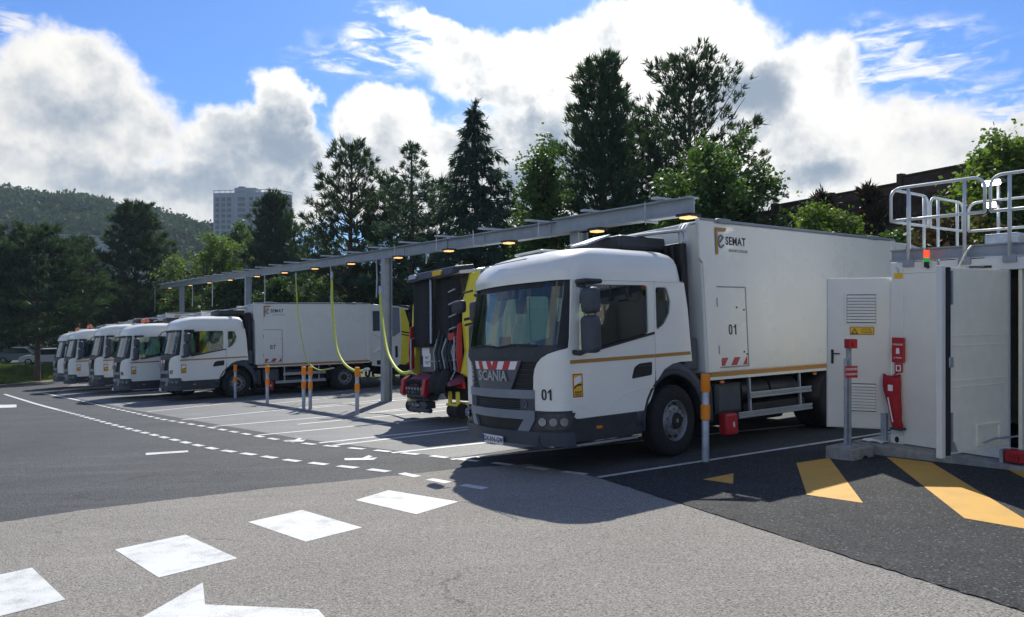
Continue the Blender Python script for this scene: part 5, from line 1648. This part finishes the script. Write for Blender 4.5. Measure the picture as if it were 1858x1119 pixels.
def pine(name, base, h, rad, seed, label, mat, z0=.25, top_sharp=1.0, per=16, tuft=.42, whorl=.55, nb=(5, 7), elev=(5, 40), droop=0.0, asym=None, twig=1.0, bark='barkred', lean=(0, 0), dens=1.0, width=.055, jit=(.62, 1.18)):
    r = np.random.default_rng(seed)
    t = empty(name, tuple(base))
    mb = MB()
    tp = []
    n = 9
    for i in range(n):
        f = i / (n - 1)
        tp.append((lean[0] * f * f + r.normal() * .05 * f, lean[1] * f * f + r.normal() * .05 * f, h * f))
    tp = np.array(tp)
    r0 = h * .016 + .04
    mb.tube([tuple(p) for p in tp], [r0 * (1 - .88 * i / (n - 1)) for i in range(n)], 8)
    C = []; N = []
    z = h * z0
    while z < h * .985:
        f = (z - h * z0) / (h * (1 - z0))
        prof = (1 - f) ** top_sharp if top_sharp < 3 else 1
        prof = min(prof, .55 + 1.6 * f)                       # narrower skirt low down
        k = r.integers(nb[0], nb[1] + 1)
        a0 = r.uniform(0, 6.28)
        for j in range(k):
            az = a0 + 2 * math.pi * j / k + r.normal() * .25
            Lb = rad * prof * r.uniform(*jit)
            if asym is not None:
                Lb *= 1 + asym[1] * math.cos(az - asym[0])
            Lb = max(Lb, .25)
            e0 = R(r.uniform(*elev)) * (.45 + .9 * f)
            org = np.array([np.interp(z, tp[:, 2], tp[:, 0]), np.interp(z, tp[:, 2], tp[:, 1]), z])
            hd = np.array([math.cos(az), math.sin(az), 0])
            m = 6
            pts = []
            for q in range(m):
                s_ = q / (m - 1)
                pts.append(org + hd * Lb * s_ * math.cos(e0) + np.array([0, 0, Lb * (math.sin(e0) * s_ + (.16 - droop) * s_ * s_)]))
            pts = np.array(pts)
            rb_ = max(.012, r0 * .30 * (1 - f * .7) * min(1, Lb / 2))
            mb.tube([tuple(p) for p in pts], [rb_ * (1 - .8 * q / (m - 1)) for q in range(m)], 4)
            nt_ = int(max(3, Lb * 5.2 * twig * dens))
            for q in range(nt_):
                s_ = r.uniform(.28, 1.0) if q > 1 else 1.0
                c = np.array([np.interp(s_, np.linspace(0, 1, m), pts[:, x_]) for x_ in range(3)])
                lat = np.array([-hd[1], hd[0], 0]) * r.normal() * .22 * Lb * (1.15 - .6 * s_)
                c = c + lat + np.array([0, 0, r.uniform(-.04, .16) - droop * .25 * r.uniform(0, 1)])
                C.append(c)
                N.append(hd * .7 + lat * .6 + np.array([0, 0, (.9 - 2.6 * droop)]))
        z += whorl * r.uniform(.75, 1.25) * (1 - .35 * f)
    for q in range(10):
        C.append(tp[-1] + np.array([r.normal() * .05, r.normal() * .05, -q * .07])); N.append(np.array([r.normal() * .3, r.normal() * .3, 1]))
    mb.build('trunk', M[bark], t, smooth=True)
    V, F = tufts(np.array(C), np.array(N), r, per, tuft, width, up=.6 - 2 * droop)
    mesh_np('crown', V, F, mat, t)
    return tag(t, label, 'tree')

def leaves(C, r, per, spread, size, flat_=.35):
    n = len(C)
    P = np.repeat(C, per, 0)
    off = r.normal(size=(n * per, 3))
    P = P + unit(off) * (np.abs(r.normal(size=(n * per, 1))) * .55 + .35) * spread
    D_ = r.normal(size=(n * per, 3)); D_[:, 2] = D_[:, 2] * .6 - .25
    s = size * r.uniform(.6, 1.3, n * per)
    return blades(P, D_, s * 1.35, s * .95, r)

def broadleaf(name, base, h, rx, seed, label, mat, z0=.22, clumps=150, per=60, spread=.55, size=.20, rz=None, lumps=9, stem='bark', cat='tree', multi=1, hollow=.55, ry=None):
    r = np.random.default_rng(seed)
    t = empty(name, tuple(base))
    mb = MB()
    zc = h * (z0 + (1 - z0) / 2); rz_ = h * (1 - z0) / 2
    ry = ry or rx
    # crown = union of lobes, clumps sit on their outer shells
    lob = []
    for i in range(lumps):
        d = unit(r.normal(size=3))
        d[2] = d[2] * .9 + .1
        k = r.uniform(.35, .72)
        lob.append((np.array([d[0] * rx * k, d[1] * ry * k, zc + d[2] * rz_ * k]), r.uniform(.42, .62)))
    for i in range(3):
        lob.append((np.array([r.normal() * rx * .14, r.normal() * ry * .14, zc + rz_ * (.62 - .12 * i)]), .34 + .08 * i))
    C = []
    while len(C) < clumps:
        c0, s_ = lob[r.integers(len(lob))]
        d = unit(r.normal(size=3))
        p = c0 + d * np.array([rx, ry, rz_]) * s_ * r.uniform(hollow, 1.05)
        if p[2] > h * z0 * .8:
            C.append(p)
    C = np.array(C)
    r0 = .02 * h + .04
    for m_ in range(multi):
        b0 = np.array([r.normal() * .12 * (multi > 1), r.normal() * .12 * (multi > 1), 0])
        topz = h * r.uniform(.62, .75)
        tp = [b0, b0 + np.array([r.normal() * .1, r.normal() * .1, h * z0]), np.array([r.normal() * rx * .15, r.normal() * ry * .15, topz])]
        mb.tube([tuple(p) for p in tp], [r0 / math.sqrt(multi), r0 * .75 / math.sqrt(multi), r0 * .2], 8)
        for c in C[r.choice(len(C), min(len(C), 34 // multi), replace=False)]:
            s_ = r.uniform(.45, 1.0)
            st = tp[1] + (tp[2] - tp[1]) * (s_ if c[2] > h * .5 else .1 * s_)
            md = (st + c) / 2 + np.array([0, 0, .08 * h * r.uniform(-.5, 1)])
            mb.tube([tuple(st), tuple(md), tuple(c)], [r0 * .30, r0 * .2, .012], 5)
    mb.build('trunk' if cat == 'tree' else 'stems', M[stem], t, smooth=True)
    V, F = leaves(C, r, per, spread, size)
    mesh_np('crown' if cat == 'tree' else 'foliage', V, F, mat, t)
    return tag(t, label, cat)

def tree_at(px, top_py, depth):
    """foot of a tree seen at column px, and its height from the row of its top"""
    x = (px - CX) / FOC * depth
    g0 = gz(x, depth)
    z = CAMH + (HY - top_py) / FOC * depth
    return (x, depth, g0 - .05), z - g0 + .05

def wpx(w, depth):
    return w / FOC * depth
b, h = tree_at(1090, 122, 35)
pine('pine_tree', b, h, wpx(117, 35), 11, 'tallest dark pine, dense and pointed, behind the cab of truck 01', M['pine'], z0=.22, top_sharp=.42, whorl=.48, nb=(6, 8), elev=(15, 50), tuft=.46, dens=1.15, per=15)
b, h = tree_at(1252, 124, 37)
pine('pine_tree', b, h, wpx(185, 37), 23, 'open topped dark pine with bare upper twigs behind the white body of truck 01', M['pine2'], z0=.22, top_sharp=.42, whorl=.66, nb=(5, 6), elev=(12, 45), tuft=.44, dens=1.0, per=14)
b, h = tree_at(1165, 225, 40)
pine('pine_tree', b, h, wpx(123, 40), 31, 'lower dark pine filling the gap between the two tallest pines', M['pine2'], z0=.15, top_sharp=.5, whorl=.6, nb=(5, 7), elev=(10, 40), tuft=.46, per=13)
b, h = tree_at(868, 188, 36)
pine('cedar_tree', b, h, wpx(150, 36), 41, 'tall drooping cedar with a narrow nodding tip', M['cedar2'], z0=.10, top_sharp=.85, whorl=.50, nb=(6, 8), elev=(5, 28), tuft=.44, droop=.62, per=14, dens=1.5, jit=(.30, 1.45), asym=(0.2, .15), lean=(-.25, 0), bark='bark')
b, h = tree_at(748, 262, 37)
pine('cedar_tree', b, h, wpx(136, 37), 43, 'layered cedar with flat fan branches left of the drooping cedar', M['cedar'], z0=.10, top_sharp=.75, whorl=.62, nb=(5, 7), elev=(0, 18), tuft=.34, droop=.22, per=12, dens=1.1, jit=(.45, 1.3), bark='bark')
b, h = tree_at(636, 268, 39)
pine('pine_tree', b, h, wpx(118, 39), 47, 'dark pine standing above the middle of the steel beam', M['pine2'], z0=.14, top_sharp=.48, whorl=.62, nb=(5, 6), elev=(8, 36), tuft=.46, dens=.95, per=14)
b, h = tree_at(706, 330, 42)
pine('pine_tree', b, h, wpx(119, 42), 49, 'small dark pine between the layered cedar and the beam pine', M['pine2'], z0=.10, top_sharp=.5, whorl=.6, tuft=.46, per=13)
b, h = tree_at(800, 330, 41)
pine('pine_tree', b, h, wpx(112, 41), 53, 'low dark conifer at the foot of the drooping cedar', M['cedar2'], z0=.08, top_sharp=.6, whorl=.6, tuft=.46, droop=.2, per=13)
b, h = tree_at(500, 362, 58)
pine('pine_tree', b, h, wpx(92, 58), 59, 'dark pine in front of the high apartment tower', M['pine2'], z0=.12, top_sharp=.52, whorl=.55, nb=(6, 8), elev=(15, 50), tuft=.48, dens=1.2, per=14)
b, h = tree_at(565, 430, 56)
pine('pine_tree', b, h, wpx(84, 56), 61, 'short dark pine just left of the beam pine', M['pine2'], z0=.12, top_sharp=.45, tuft=.46, per=12)
b, h = tree_at(246, 376, 66)
pine('pine_tree', b, h, wpx(84, 66), 67, 'broad dark pine left of the bright round tree', M['pine2'], z0=.08, top_sharp=.40, whorl=.75, nb=(6, 7), elev=(5, 35), tuft=.62, dens=1.0, per=14, width=.085)
b, h = tree_at(68, 425, 50)
pine('pine_tree', b, h, wpx(120, 50), 71, 'big dark pine at the left edge with its trunk showing', M['pine2'], z0=.30, top_sharp=.30, whorl=.62, nb=(6, 8), elev=(-6, 22), tuft=.62, droop=.10, dens=1.15, per=14, width=.08)
b, h = tree_at(-40, 440, 58)
pine('pine_tree', b, h, wpx(110, 58), 73, 'dark pine cut by the left picture edge', M['pine2'], z0=.12, top_sharp=.35, whorl=.75, tuft=.62, per=12, width=.085)
b, h = tree_at(150, 440, 66)
pine('pine_tree', b, h, wpx(70, 66), 79, 'distant dark pine between the two dark pines on the left', M['pine2'], z0=.08, top_sharp=.4, whorl=.8, tuft=.62, per=12, width=.085)
b, h = tree_at(384, 412, 64)
broadleaf('broadleaf_tree', b, h, wpx(84, 64), 83, 'bright green round tree below the high apartment tower', M['leafbr'], z0=.18, clumps=230, per=84, spread=.50, size=0.155, lumps=12)
b, h = tree_at(325, 490, 74)
broadleaf('broadleaf_tree', b, h, wpx(80, 74), 87, 'darker round tree left of the bright green tree', M['leafdk'], z0=.12, clumps=130, per=55, spread=.6, size=.26)
b, h = tree_at(445, 395, 74)
broadleaf('broadleaf_tree', b, h, wpx(60, 74), 89, 'mid green tree peeping over the bright round tree', M['leaf'], z0=.15, clumps=140, per=55, spread=.6, size=.24)
b, h = tree_at(985, 240, 31)
broadleaf('broadleaf_tree', b, h, wpx(71, 31), 97, 'slender light green tree right of the drooping cedar', M['leaf'], z0=.14, clumps=210, per=64, spread=.42, size=0.125, lumps=14, hollow=.4)
b, h = tree_at(1300, 258, 27)
broadleaf('broadleaf_tree', b, h, wpx(121, 27), 101, 'spreading green maple right above the front of the truck 01 body', M['leaf'], z0=.2, clumps=330, per=72, spread=.42, size=0.125, lumps=14)
b, h = tree_at(1200, 320, 30)
broadleaf('broadleaf_tree', b, h, wpx(70, 30), 103, 'dark leafy tree under the two tallest pines', M['leafdk'], z0=.12, clumps=160, per=60, spread=.45, size=0.14)
b, h = tree_at(1830, 232, 20)
broadleaf('broadleaf_tree', b, h, wpx(112, 20), 107, 'sunny green tree behind the guard rails at the right edge', M['leafbr'], z0=.2, clumps=330, per=58, spread=.34, size=0.115, lumps=12)
b, h = tree_at(1505, 358, 21)
broadleaf('shrub', b, h, wpx(102, 21), 109, 'rounded sunny shrub above the rear of truck 01', M['leafbr'], z0=.12, clumps=260, per=54, spread=.30, size=0.095, cat='shrub', multi=3)
b, h = tree_at(1735, 395, 18)
broadleaf('shrub', b, h, wpx(90, 18), 113, 'brownish shrub behind the container guard rails', M['leafbrown'], z0=.05, clumps=170, per=34, spread=.30, size=.12, cat='shrub', multi=3)
b, h = tree_at(1650, 400, 19.5)
broadleaf('shrub', b, h, wpx(75, 19.5), 127, 'dark shrub between the sunny shrub and the guard rails', M['leafdk'], z0=.05, clumps=150, per=34, spread=.32, size=.13, cat='shrub', multi=3)
# belt of shrubs behind the trucks
belt = [(415, 500, 54, 70), (520, 495, 46, 70), (600, 500, 44, 66), (670, 505, 42, 60), (735, 505, 38.5, 46), (800, 470, 38, 62), (905, 400, 38, 62), (960, 420, 35, 55), (1050, 380, 36, 65), (1130, 400, 33, 60), (345, 515, 68, 75), (250, 530, 74, 90), (170, 560, 72, 80)]
where = ['behind the cab of truck 07', 'behind the front of the truck 07 body', 'behind the middle of the truck 07 body', 'behind the tail of truck 07', 'bright one left of the reversed truck tail', 'behind the reversed truck tail', 'below the drooping cedar', 'below the slender light green tree', 'below the tallest pine', 'below the gap of the two tallest pines', 'behind the farthest trucks', 'left of the far end of the beam', 'beside the trunk of the big left pine']
for i, (px, ty, dp, w) in enumerate(belt):
    b, h = tree_at(px, ty, dp)
    broadleaf('shrub', b, h, wpx(w, dp), 200 + i, 'leafy shrub ' + where[i], M[['leafdk', 'leafdk', 'leaf', 'leafdk', 'leafbr'][i % 5] if i < 5 else ['leafdk', 'leaf', 'leafdk'][i % 3]], z0=.02, clumps=130, per=60, spread=.42, size=.13 if dp < 45 else .20, cat='shrub', multi=3, hollow=.75, ry=1.3)['group'] = 'shrubs behind the trucks'

for i, (px, ty, dp, w, wh) in enumerate([(-30, 575, 92, 90, 'cut by the left picture edge'), (40, 560, 94, 90, 'behind the dark green car'), (110, 565, 92, 85, 'behind the pale car'), (190, 540, 90, 95, 'behind the farthest trucks, left part'), (285, 520, 92, 95, 'behind the far end of the beam'), (130, 490, 98, 80, 'rising between the two dark left pines'), (15, 500, 100, 90, 'rising left of the pine trunk')]):
    b, h = tree_at(px, ty, dp)
    broadleaf('hedge_tree', b, h, wpx(w, dp), 260 + i, 'dark leafy hedge tree ' + wh, M['leafdk'], z0=.0, clumps=150, per=46, spread=.8, size=.36, cat='tree', multi=3, hollow=.7)['group'] = 'hedge trees beyond the car park'
# ------------------------------------------------------------------ timber noise wall
nw = empty('timber_noise_wall'); nw.matrix_world = Matrix.Identity(4)
tag(nw, 'high dark brown timber noise wall behind the sunny shrub', 'wall')
wa, wb = at(1405, 374, 31.3), at(1720, 312, 24.0)
wd = (wb - wa)[:2]; wl = np.linalg.norm(wd); wd = wd / wl
wn = np.array([-wd[1], wd[0]])
tops = []
start_t, bay = -9.3, 3.1
for i in range(9):
    t0 = start_t + i * bay
    zt = CAMH + 4.52 + (.22 if i >= 5 else 0.0) + (-.20 if i < 3 else 0)
    a_ = wa[:2] + wd * t0; b_ = wa[:2] + wd * (t0 + bay)
    zb = gz(*((a_ + b_) / 2)) - .05
    rot = Matrix(((wd[0], wn[0], 0), (wd[1], wn[1], 0), (0, 0, 1)))
    pst = MB().obox((a_[0], a_[1], (zt + .12 + zb) / 2), (.20, .24, zt + .12 - zb), rot).build('post', M['brown'], nw, bevel=.01)
    z = zt - .36
    k = 0
    while z > zb + 3.2:
        c = (a_ + b_) / 2
        MB().obox((c[0] + wn[0] * .02 * random.uniform(-1, 1), c[1] + wn[1] * .02 * random.uniform(-1, 1), z + .17), (bay - .21, .07, .348 + random.uniform(-.006, .006)), rot).build('plank', M['brown'] if (k + i) % 2 else M['brown2'], nw, bevel=.012)
        z -= .36; k += 1
    c = (a_ + b_) / 2
    MB().obox((c[0], c[1], (z + .3 + zb) / 2), (bay - .21, .06, z + .3 - zb), rot).build('lower_panel', M['brown'], nw)
    MB().obox((c[0] + wn[0] * .07, c[1] + wn[1] * .07, (zt - .02 + zb) / 2), (bay - .02, .03, zt - .02 - zb), rot).build('backing_sheet', M['brown'], nw)
    MB().obox((c[0], c[1], zt + .02), (bay - .21, .16, .06), rot).build('coping', M['brown'], nw)
def brown_conifer(px, top, depth, seed, label):
    b, h = tree_at(px, top, depth)
    return pine('brown_conifer', b, h, .55, seed, label, M['brownneedle'], z0=.35, top_sharp=.35, whorl=.34, nb=(5, 6), elev=(-35, -15), tuft=.34, per=12, dens=1.6, bark='bark', twig=1.2)
brown_conifer(1490, 350, 27, 301, 'brown drooping conifer tip left of the sunny shrub top')
brown_conifer(1582, 342, 25, 303, 'brown drooping conifer in front of the noise wall')

# ------------------------------------------------------------------ wooded hill
def hill_h(x, y):
    # ridge falling to the right, seen far on the left
    az_px = CX + x / max(y, 1) * FOC
    prof = np.interp(az_px, [-900, -300, 0, 60, 120, 200, 300, 380, 470, 620, 800, 1000], [300, 318, 352, 356, 362, 374, 394, 412, 440, 490, 530, 548])
    top = (HY - prof) / FOC * 470 - 9
    f = np.clip((y - 250) / 200, 0, 1)
    f = f * f * (3 - 2 * f)
    return -3.5 + (top + 4.5) * f
ys = np.linspace(235, 560, 18); pxs = np.linspace(-900, 1000, 60)
rows = []
for y in ys:
    yy = y if y <= 470 else y
    rows.append([((p - CX) / FOC * y, y, float(hill_h((p - CX) / FOC * y, min(y, 470)) * (1 if y <= 470 else max(.3, 1 - (y - 470) / 300)))) for p in pxs])
hill = MB().grid(rows).build('wooded_hill', M['soil'], None, smooth=True)
tag(hill, kind='structure')
r = np.random.default_rng(5)
Vs, Fs = [], []
cnt = 0
cen = []
while len(cen) < 1500:
    y = 260 + 205 * r.uniform() ** .8
    p = r.uniform(-420, 780)
    x = (p - CX) / FOC * y
    cen.append((x, y, float(hill_h(x, y)), r.uniform(4.0, 7.5)))
cen = np.array(cen)
C = cen[:, :3]; S = cen[:, 3]
per = 110
P = np.repeat(C, per, 0); Sr = np.repeat(S, per)
d = unit(r.normal(size=(len(P), 3))); d[:, 2] = np.abs(d[:, 2]) * 1.1
bmp = 1 + .18 * np.sin(d[:, 0] * 7 + P[:, 0]) * np.sin(d[:, 1] * 7 + P[:, 1])
P2 = P + d * (Sr * bmp * r.uniform(.8, 1.05, len(P)))[:, None]
P2[:, 2] += Sr * .35
dr_ = unit(d + r.normal(size=d.shape) * .9)
V, F = blades(P2, dr_, 2.0 * r.uniform(.6, 1.3, len(P)), 1.7, r)
fo = mesh_np('hillside_forest', V, F, M['hillleaf'])
tag(fo, 'dense green wood covering the hill on the far left', 'forest', kind='stuff')

# ------------------------------------------------------------------ high apartment tower and lower blocks
M['tower'] = pbr('tower_render', (.30, .335, .38), .85, var=.06, vscale=.15)
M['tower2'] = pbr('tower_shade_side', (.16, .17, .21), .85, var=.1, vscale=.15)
M['twin'] = pbr('tower_glass', (.075, .10, .125), .25)
M['blockwall'] = pbr('block_render', (.34, .36, .37), .85, var=.08, vscale=.2)
tw = empty('apartment_tower'); tw.matrix_world = Matrix.Identity(4)
tag(tw, 'high grey apartment tower above the trees', 'building')
DT = 360.0
A_ = at(387, 346, DT + 4); B_ = at(491, 348, DT); C_ = at(530, 354, DT + 10)
ztop = B_[2]; zbot = -4.0
def wallface(p, q, nm, mat):
    back = np.array([0, 18.0, 0])
    v = [(p[0], p[1], zbot), (q[0], q[1], zbot), (q[0], q[1], ztop), (p[0], p[1], ztop)]
    return MB().add(v, [(0, 1, 2, 3)]).build(nm, mat, tw)
Db = np.array([A_[0], A_[1] + 22, 0])
pl_ = [A_, B_, C_, np.array([C_[0] - 6, C_[1] + 14, 0]), Db]
mb = MB().prism([(p[0], p[1]) for p in pl_], [], lambda a, b, d: (a, b, zbot + d), ztop - zbot)
mb.build('wall', M['tower'], tw)
def on_face(p, q, f, z, out):
    d = (q - p)[:2]; l = np.linalg.norm(d); d = d / l; n = np.array([d[1], -d[0]])
    c = p[:2] + d * l * f + n * out
    return c, Matrix(((d[0], -n[0], 0), (d[1], -n[1], 0), (0, 0, 1)))
cols = [(.07, 1.9), (.18, 1.9), (.28, 1.9), (.50, 4.2), (.66, 2.0), (.77, 2.0)]
for f, w in cols:
    for k in range(9):
        z = ztop - 3.2 - k * 2.85
        c, m_ = on_face(A_, B_, f, z, .04)
        wi = MB().obox((c[0], c[1], z), (w, .3, 1.75), m_).build('window', M['twin'], tw)
        MB().obox((c[0], c[1], z - 1.05), (w + .3, .5, .22), m_).build('sill', M['blockwall'], wi)
for f in (.125, .23, .345, .58):
    c, m_ = on_face(A_, B_, f, 0, .12)
    MB().obox((c[0], c[1], (ztop - 28 + ztop) / 2), (.7, .4, 28), m_).build('pilaster', M['blockwall'], tw)
c, m_ = on_face(B_, C_, .5, 0, .05)
flen = np.linalg.norm((C_ - B_)[:2])
for k in range(8):
    z = ztop - 3.0 - k * 2.85
    for f in (.14, .38, .62, .86):
        c, m_ = on_face(B_, C_, f, z, .06)
        wi = MB().obox((c[0], c[1], z), (flen * .19, .3, 1.7), m_).build('window', M['twin'], tw)
    c, m_ = on_face(B_, C_, .5, z, .3)
    MB().obox((c[0], c[1], z - 1.2), (flen * .98, 1.0, .5), m_).build('balcony', M['tower2'], tw)
pc = (A_ + B_) / 2 + np.array([0, 6, 0])
MB().obox((pc[0] + 1, pc[1], ztop + 1.4), (11, 8, 2.8)).build('lift_house', M['tower'], tw)
MB().obox((pc[0] - 2, pc[1], ztop + 3.3), (3, 3, 1.2)).build('roof_vent', M['tower2'], tw)
rb_ = MB()
for p, q in ((A_, B_), (B_, C_)):
    n = 10
    for k in range(n + 1):
        x = p + (q - p) * k / n
        rb_.obox((x[0], x[1] + .4, ztop + .7), (.22, .22, 1.4))
    x0, x1 = p + np.array([0, .4, 0]), q + np.array([0, .4, 0])
    rb_.bar((x0[0], x0[1], ztop + 1.4), (x1[0], x1[1], ztop + 1.4), .3)
rb_.build('roof_railing', M['blockwall'], tw)
def block(px0, px1, py, depth, label, rows_, cols_):
    p, q = at(px0, py, depth), at(px1, py, depth + 3)
    e = empty('low_block'); e.matrix_world = Matrix.Identity(4)
    zt = p[2]
    MB().prism([(p[0], p[1]), (q[0], q[1]), (q[0] + 3, q[1] + 12), (p[0] + 3, p[1] + 12)], [], lambda a, b, d: (a, b, -4 + d), zt + 4).build('wall', M['blockwall'], e)
    MB().prism([(p[0] - .4, p[1] - .4), (q[0] + .4, q[1] - .4), (q[0] + 3, q[1] + 12.4), (p[0] + 3, p[1] + 12.4)], [], lambda a, b, d: (a, b, zt + d), .35).build('roof', M['tower'], e)
    for i in range(rows_):
        for j in range(cols_):
            f = (j + .5) / cols_
            c, m_ = on_face(p, q, f, 0, .03)
            MB().obox((c[0], c[1], zt - 1.7 - 2.8 * i), (1.5, .2, 1.4), m_).build('window', M['twin'], e)
    tag(e, label, 'building', 'low pale blocks below the hill')
block(104, 168, 427, 170, 'pale block with flat roof seen between the two dark pines', 4, 6)
block(158, 236, 462, 130, 'lower pale block half hidden behind the broad dark pine', 4, 6)

# ------------------------------------------------------------------ parked cars on the far left
def make_car(name, col, label, loc, rz):
    e = empty(name); e.matrix_world = Matrix.Translation(loc) @ Matrix.Rotation(rz, 4, 'Z')
    pm = pbr('car_paint', col, .3, coat=.6)
    low = rnd_poly([(-2.05, .30), (2.05, .30), (2.10, .62), (1.95, .82), (1.05, .92), (-1.75, .95), (-2.1, .85)], .10, 3)
    MB().prism(low, [], lambda a, b, d: (a, -.86 + d, b), 1.72).build('body', pm, e, bevel=.05, smooth=True)
    cabp = [(1.15, .90), (.45, 1.40), (-1.1, 1.45), (-1.85, .93)]
    rows = []
    for (yy, k) in ((-.84, 1.0), (-.66, .90), (.66, .90), (.84, 1.0)):
        rows.append([(x * (1 if abs(yy) > .7 else .97), yy, z if abs(yy) < .7 else .90) for x, z in cabp])
    g_ = MB()
    v = []
    for yy, zz in ((-.82, 0), (.82, 0)):
        for x, z in cabp:
            v.append((x, yy * (1 - .20 * (z > 1.0)), z))
    g_.add(v, [(0, 1, 5, 4), (1, 2, 6, 5), (2, 3, 7, 6), (3, 0, 4, 7), (0, 3, 2, 1), (4, 5, 6, 7)])
    g_.build('greenhouse', M['darkglass'], e, bevel=.04)
    MB().box(-1.08, .42, -.64, .64, 1.41, 1.475).build('roof', pm, e, bevel=.03)
    for x in (-1.3, 1.3):
        for sg in (-1, 1):
            w_ = empty('wheel'); w_.parent = e; w_.matrix_local = Matrix.Translation((x, sg * .78, .31))
            MB().lathe([(.19, -.1), (.29, -.1), (.31, -.06), (.31, .06), (.29, .1), (.19, .1)], 20).build('tyre', M['rubber'], w_, smooth=True)
            MB().lathe([(.19, .08 * sg), (.17, .05 * sg), (.06, .09 * sg), (.001, .09 * sg)], 16).build('rim', M['rim'], w_, smooth=True)
    for sg in (-1, 1):
        MB().obox((2.03, sg * .62, .70), (.12, .32, .14)).build('headlight', M['lens'], e, bevel=.02)
        MB().obox((-2.06, sg * .68, .78), (.1, .2, .22)).build('tail_light', M['redlens'], e, bevel=.02)
    tag(e, label, 'car', 'cars parked beyond the grass')
for px, dp, col, lab, rz in ((40, 68, (.10, .16, .15), 'dark green car beyond the grass left of the pine trunk', R(20)), (86, 66, (.62, .64, .63), 'pale car beyond the grass right of the pine trunk', R(200))):
    x = (px - CX) / FOC * dp
    make_car('parked_car', col, lab, (x, dp, gz(x, dp) + .0), rz)
car_park = flat('car_park', [np.array([-62, 60]), np.array([-38, 60]), np.array([-38, 80]), np.array([-62, 80])], .0, M['asphalt'], None)
tag(car_park, kind='structure')

# ------------------------------------------------------------------ grass on the verge
r = np.random.default_rng(9)
n = 26000
pts = []
pxv = r.uniform(-60, 190, n * 2); dep = r.uniform(46, 64, n * 2)
xs = (pxv - CX) / FOC * dep
s_ = xs * RH[0] + dep * RH[1]; u_ = xs * AX[0] + dep * AX[1]
ok = s_ > np.interp(u_, [-14, -.9, 3.5], [42.9, 57.5, 61.6]) + .1
xs, dep = xs[ok][:n], dep[ok][:n]
zs = np.array([gz(a, b) for a, b in zip(xs, dep)]) - .03
P = np.stack([xs, dep, zs], 1)
D_ = r.normal(size=P.shape) * .35; D_[:, 2] = 1
clump = .5 + .8 * (np.sin(xs * .9) * np.sin(dep * 1.1) > .1)
V, F = blades(P, D_, .30 * r.uniform(.4, 1.3, len(P)) * clump, .05, r)
go = mesh_np('verge_grass', V, F, M['grass'])
tag(go, 'rough grass on the verge at the far left', 'grass', kind='stuff')

# ------------------------------------------------------------------ thin summer haze
hz = MB().box(-760, 620, -70, 640, -6.5, 96).build('haze', None)
hm = bpy.data.materials.new('haze_air'); hm.use_nodes = True
hg = NT(hm.node_tree); hg.n.clear()
ho = hg.node('ShaderNodeOutputMaterial'); hv = hg.node('ShaderNodeVolumePrincipled')
hv.inputs['Color'].default_value = (.70, .86, 1.0, 1); hv.inputs['Density'].default_value = .00026; hv.inputs['Anisotropy'].default_value = 0.0
hg.l.new(hv.outputs[0], ho.inputs['Volume'])
hz.data.materials.append(hm)
tag(hz, 'thin blue summer haze over the far hill', 'haze', kind='stuff')
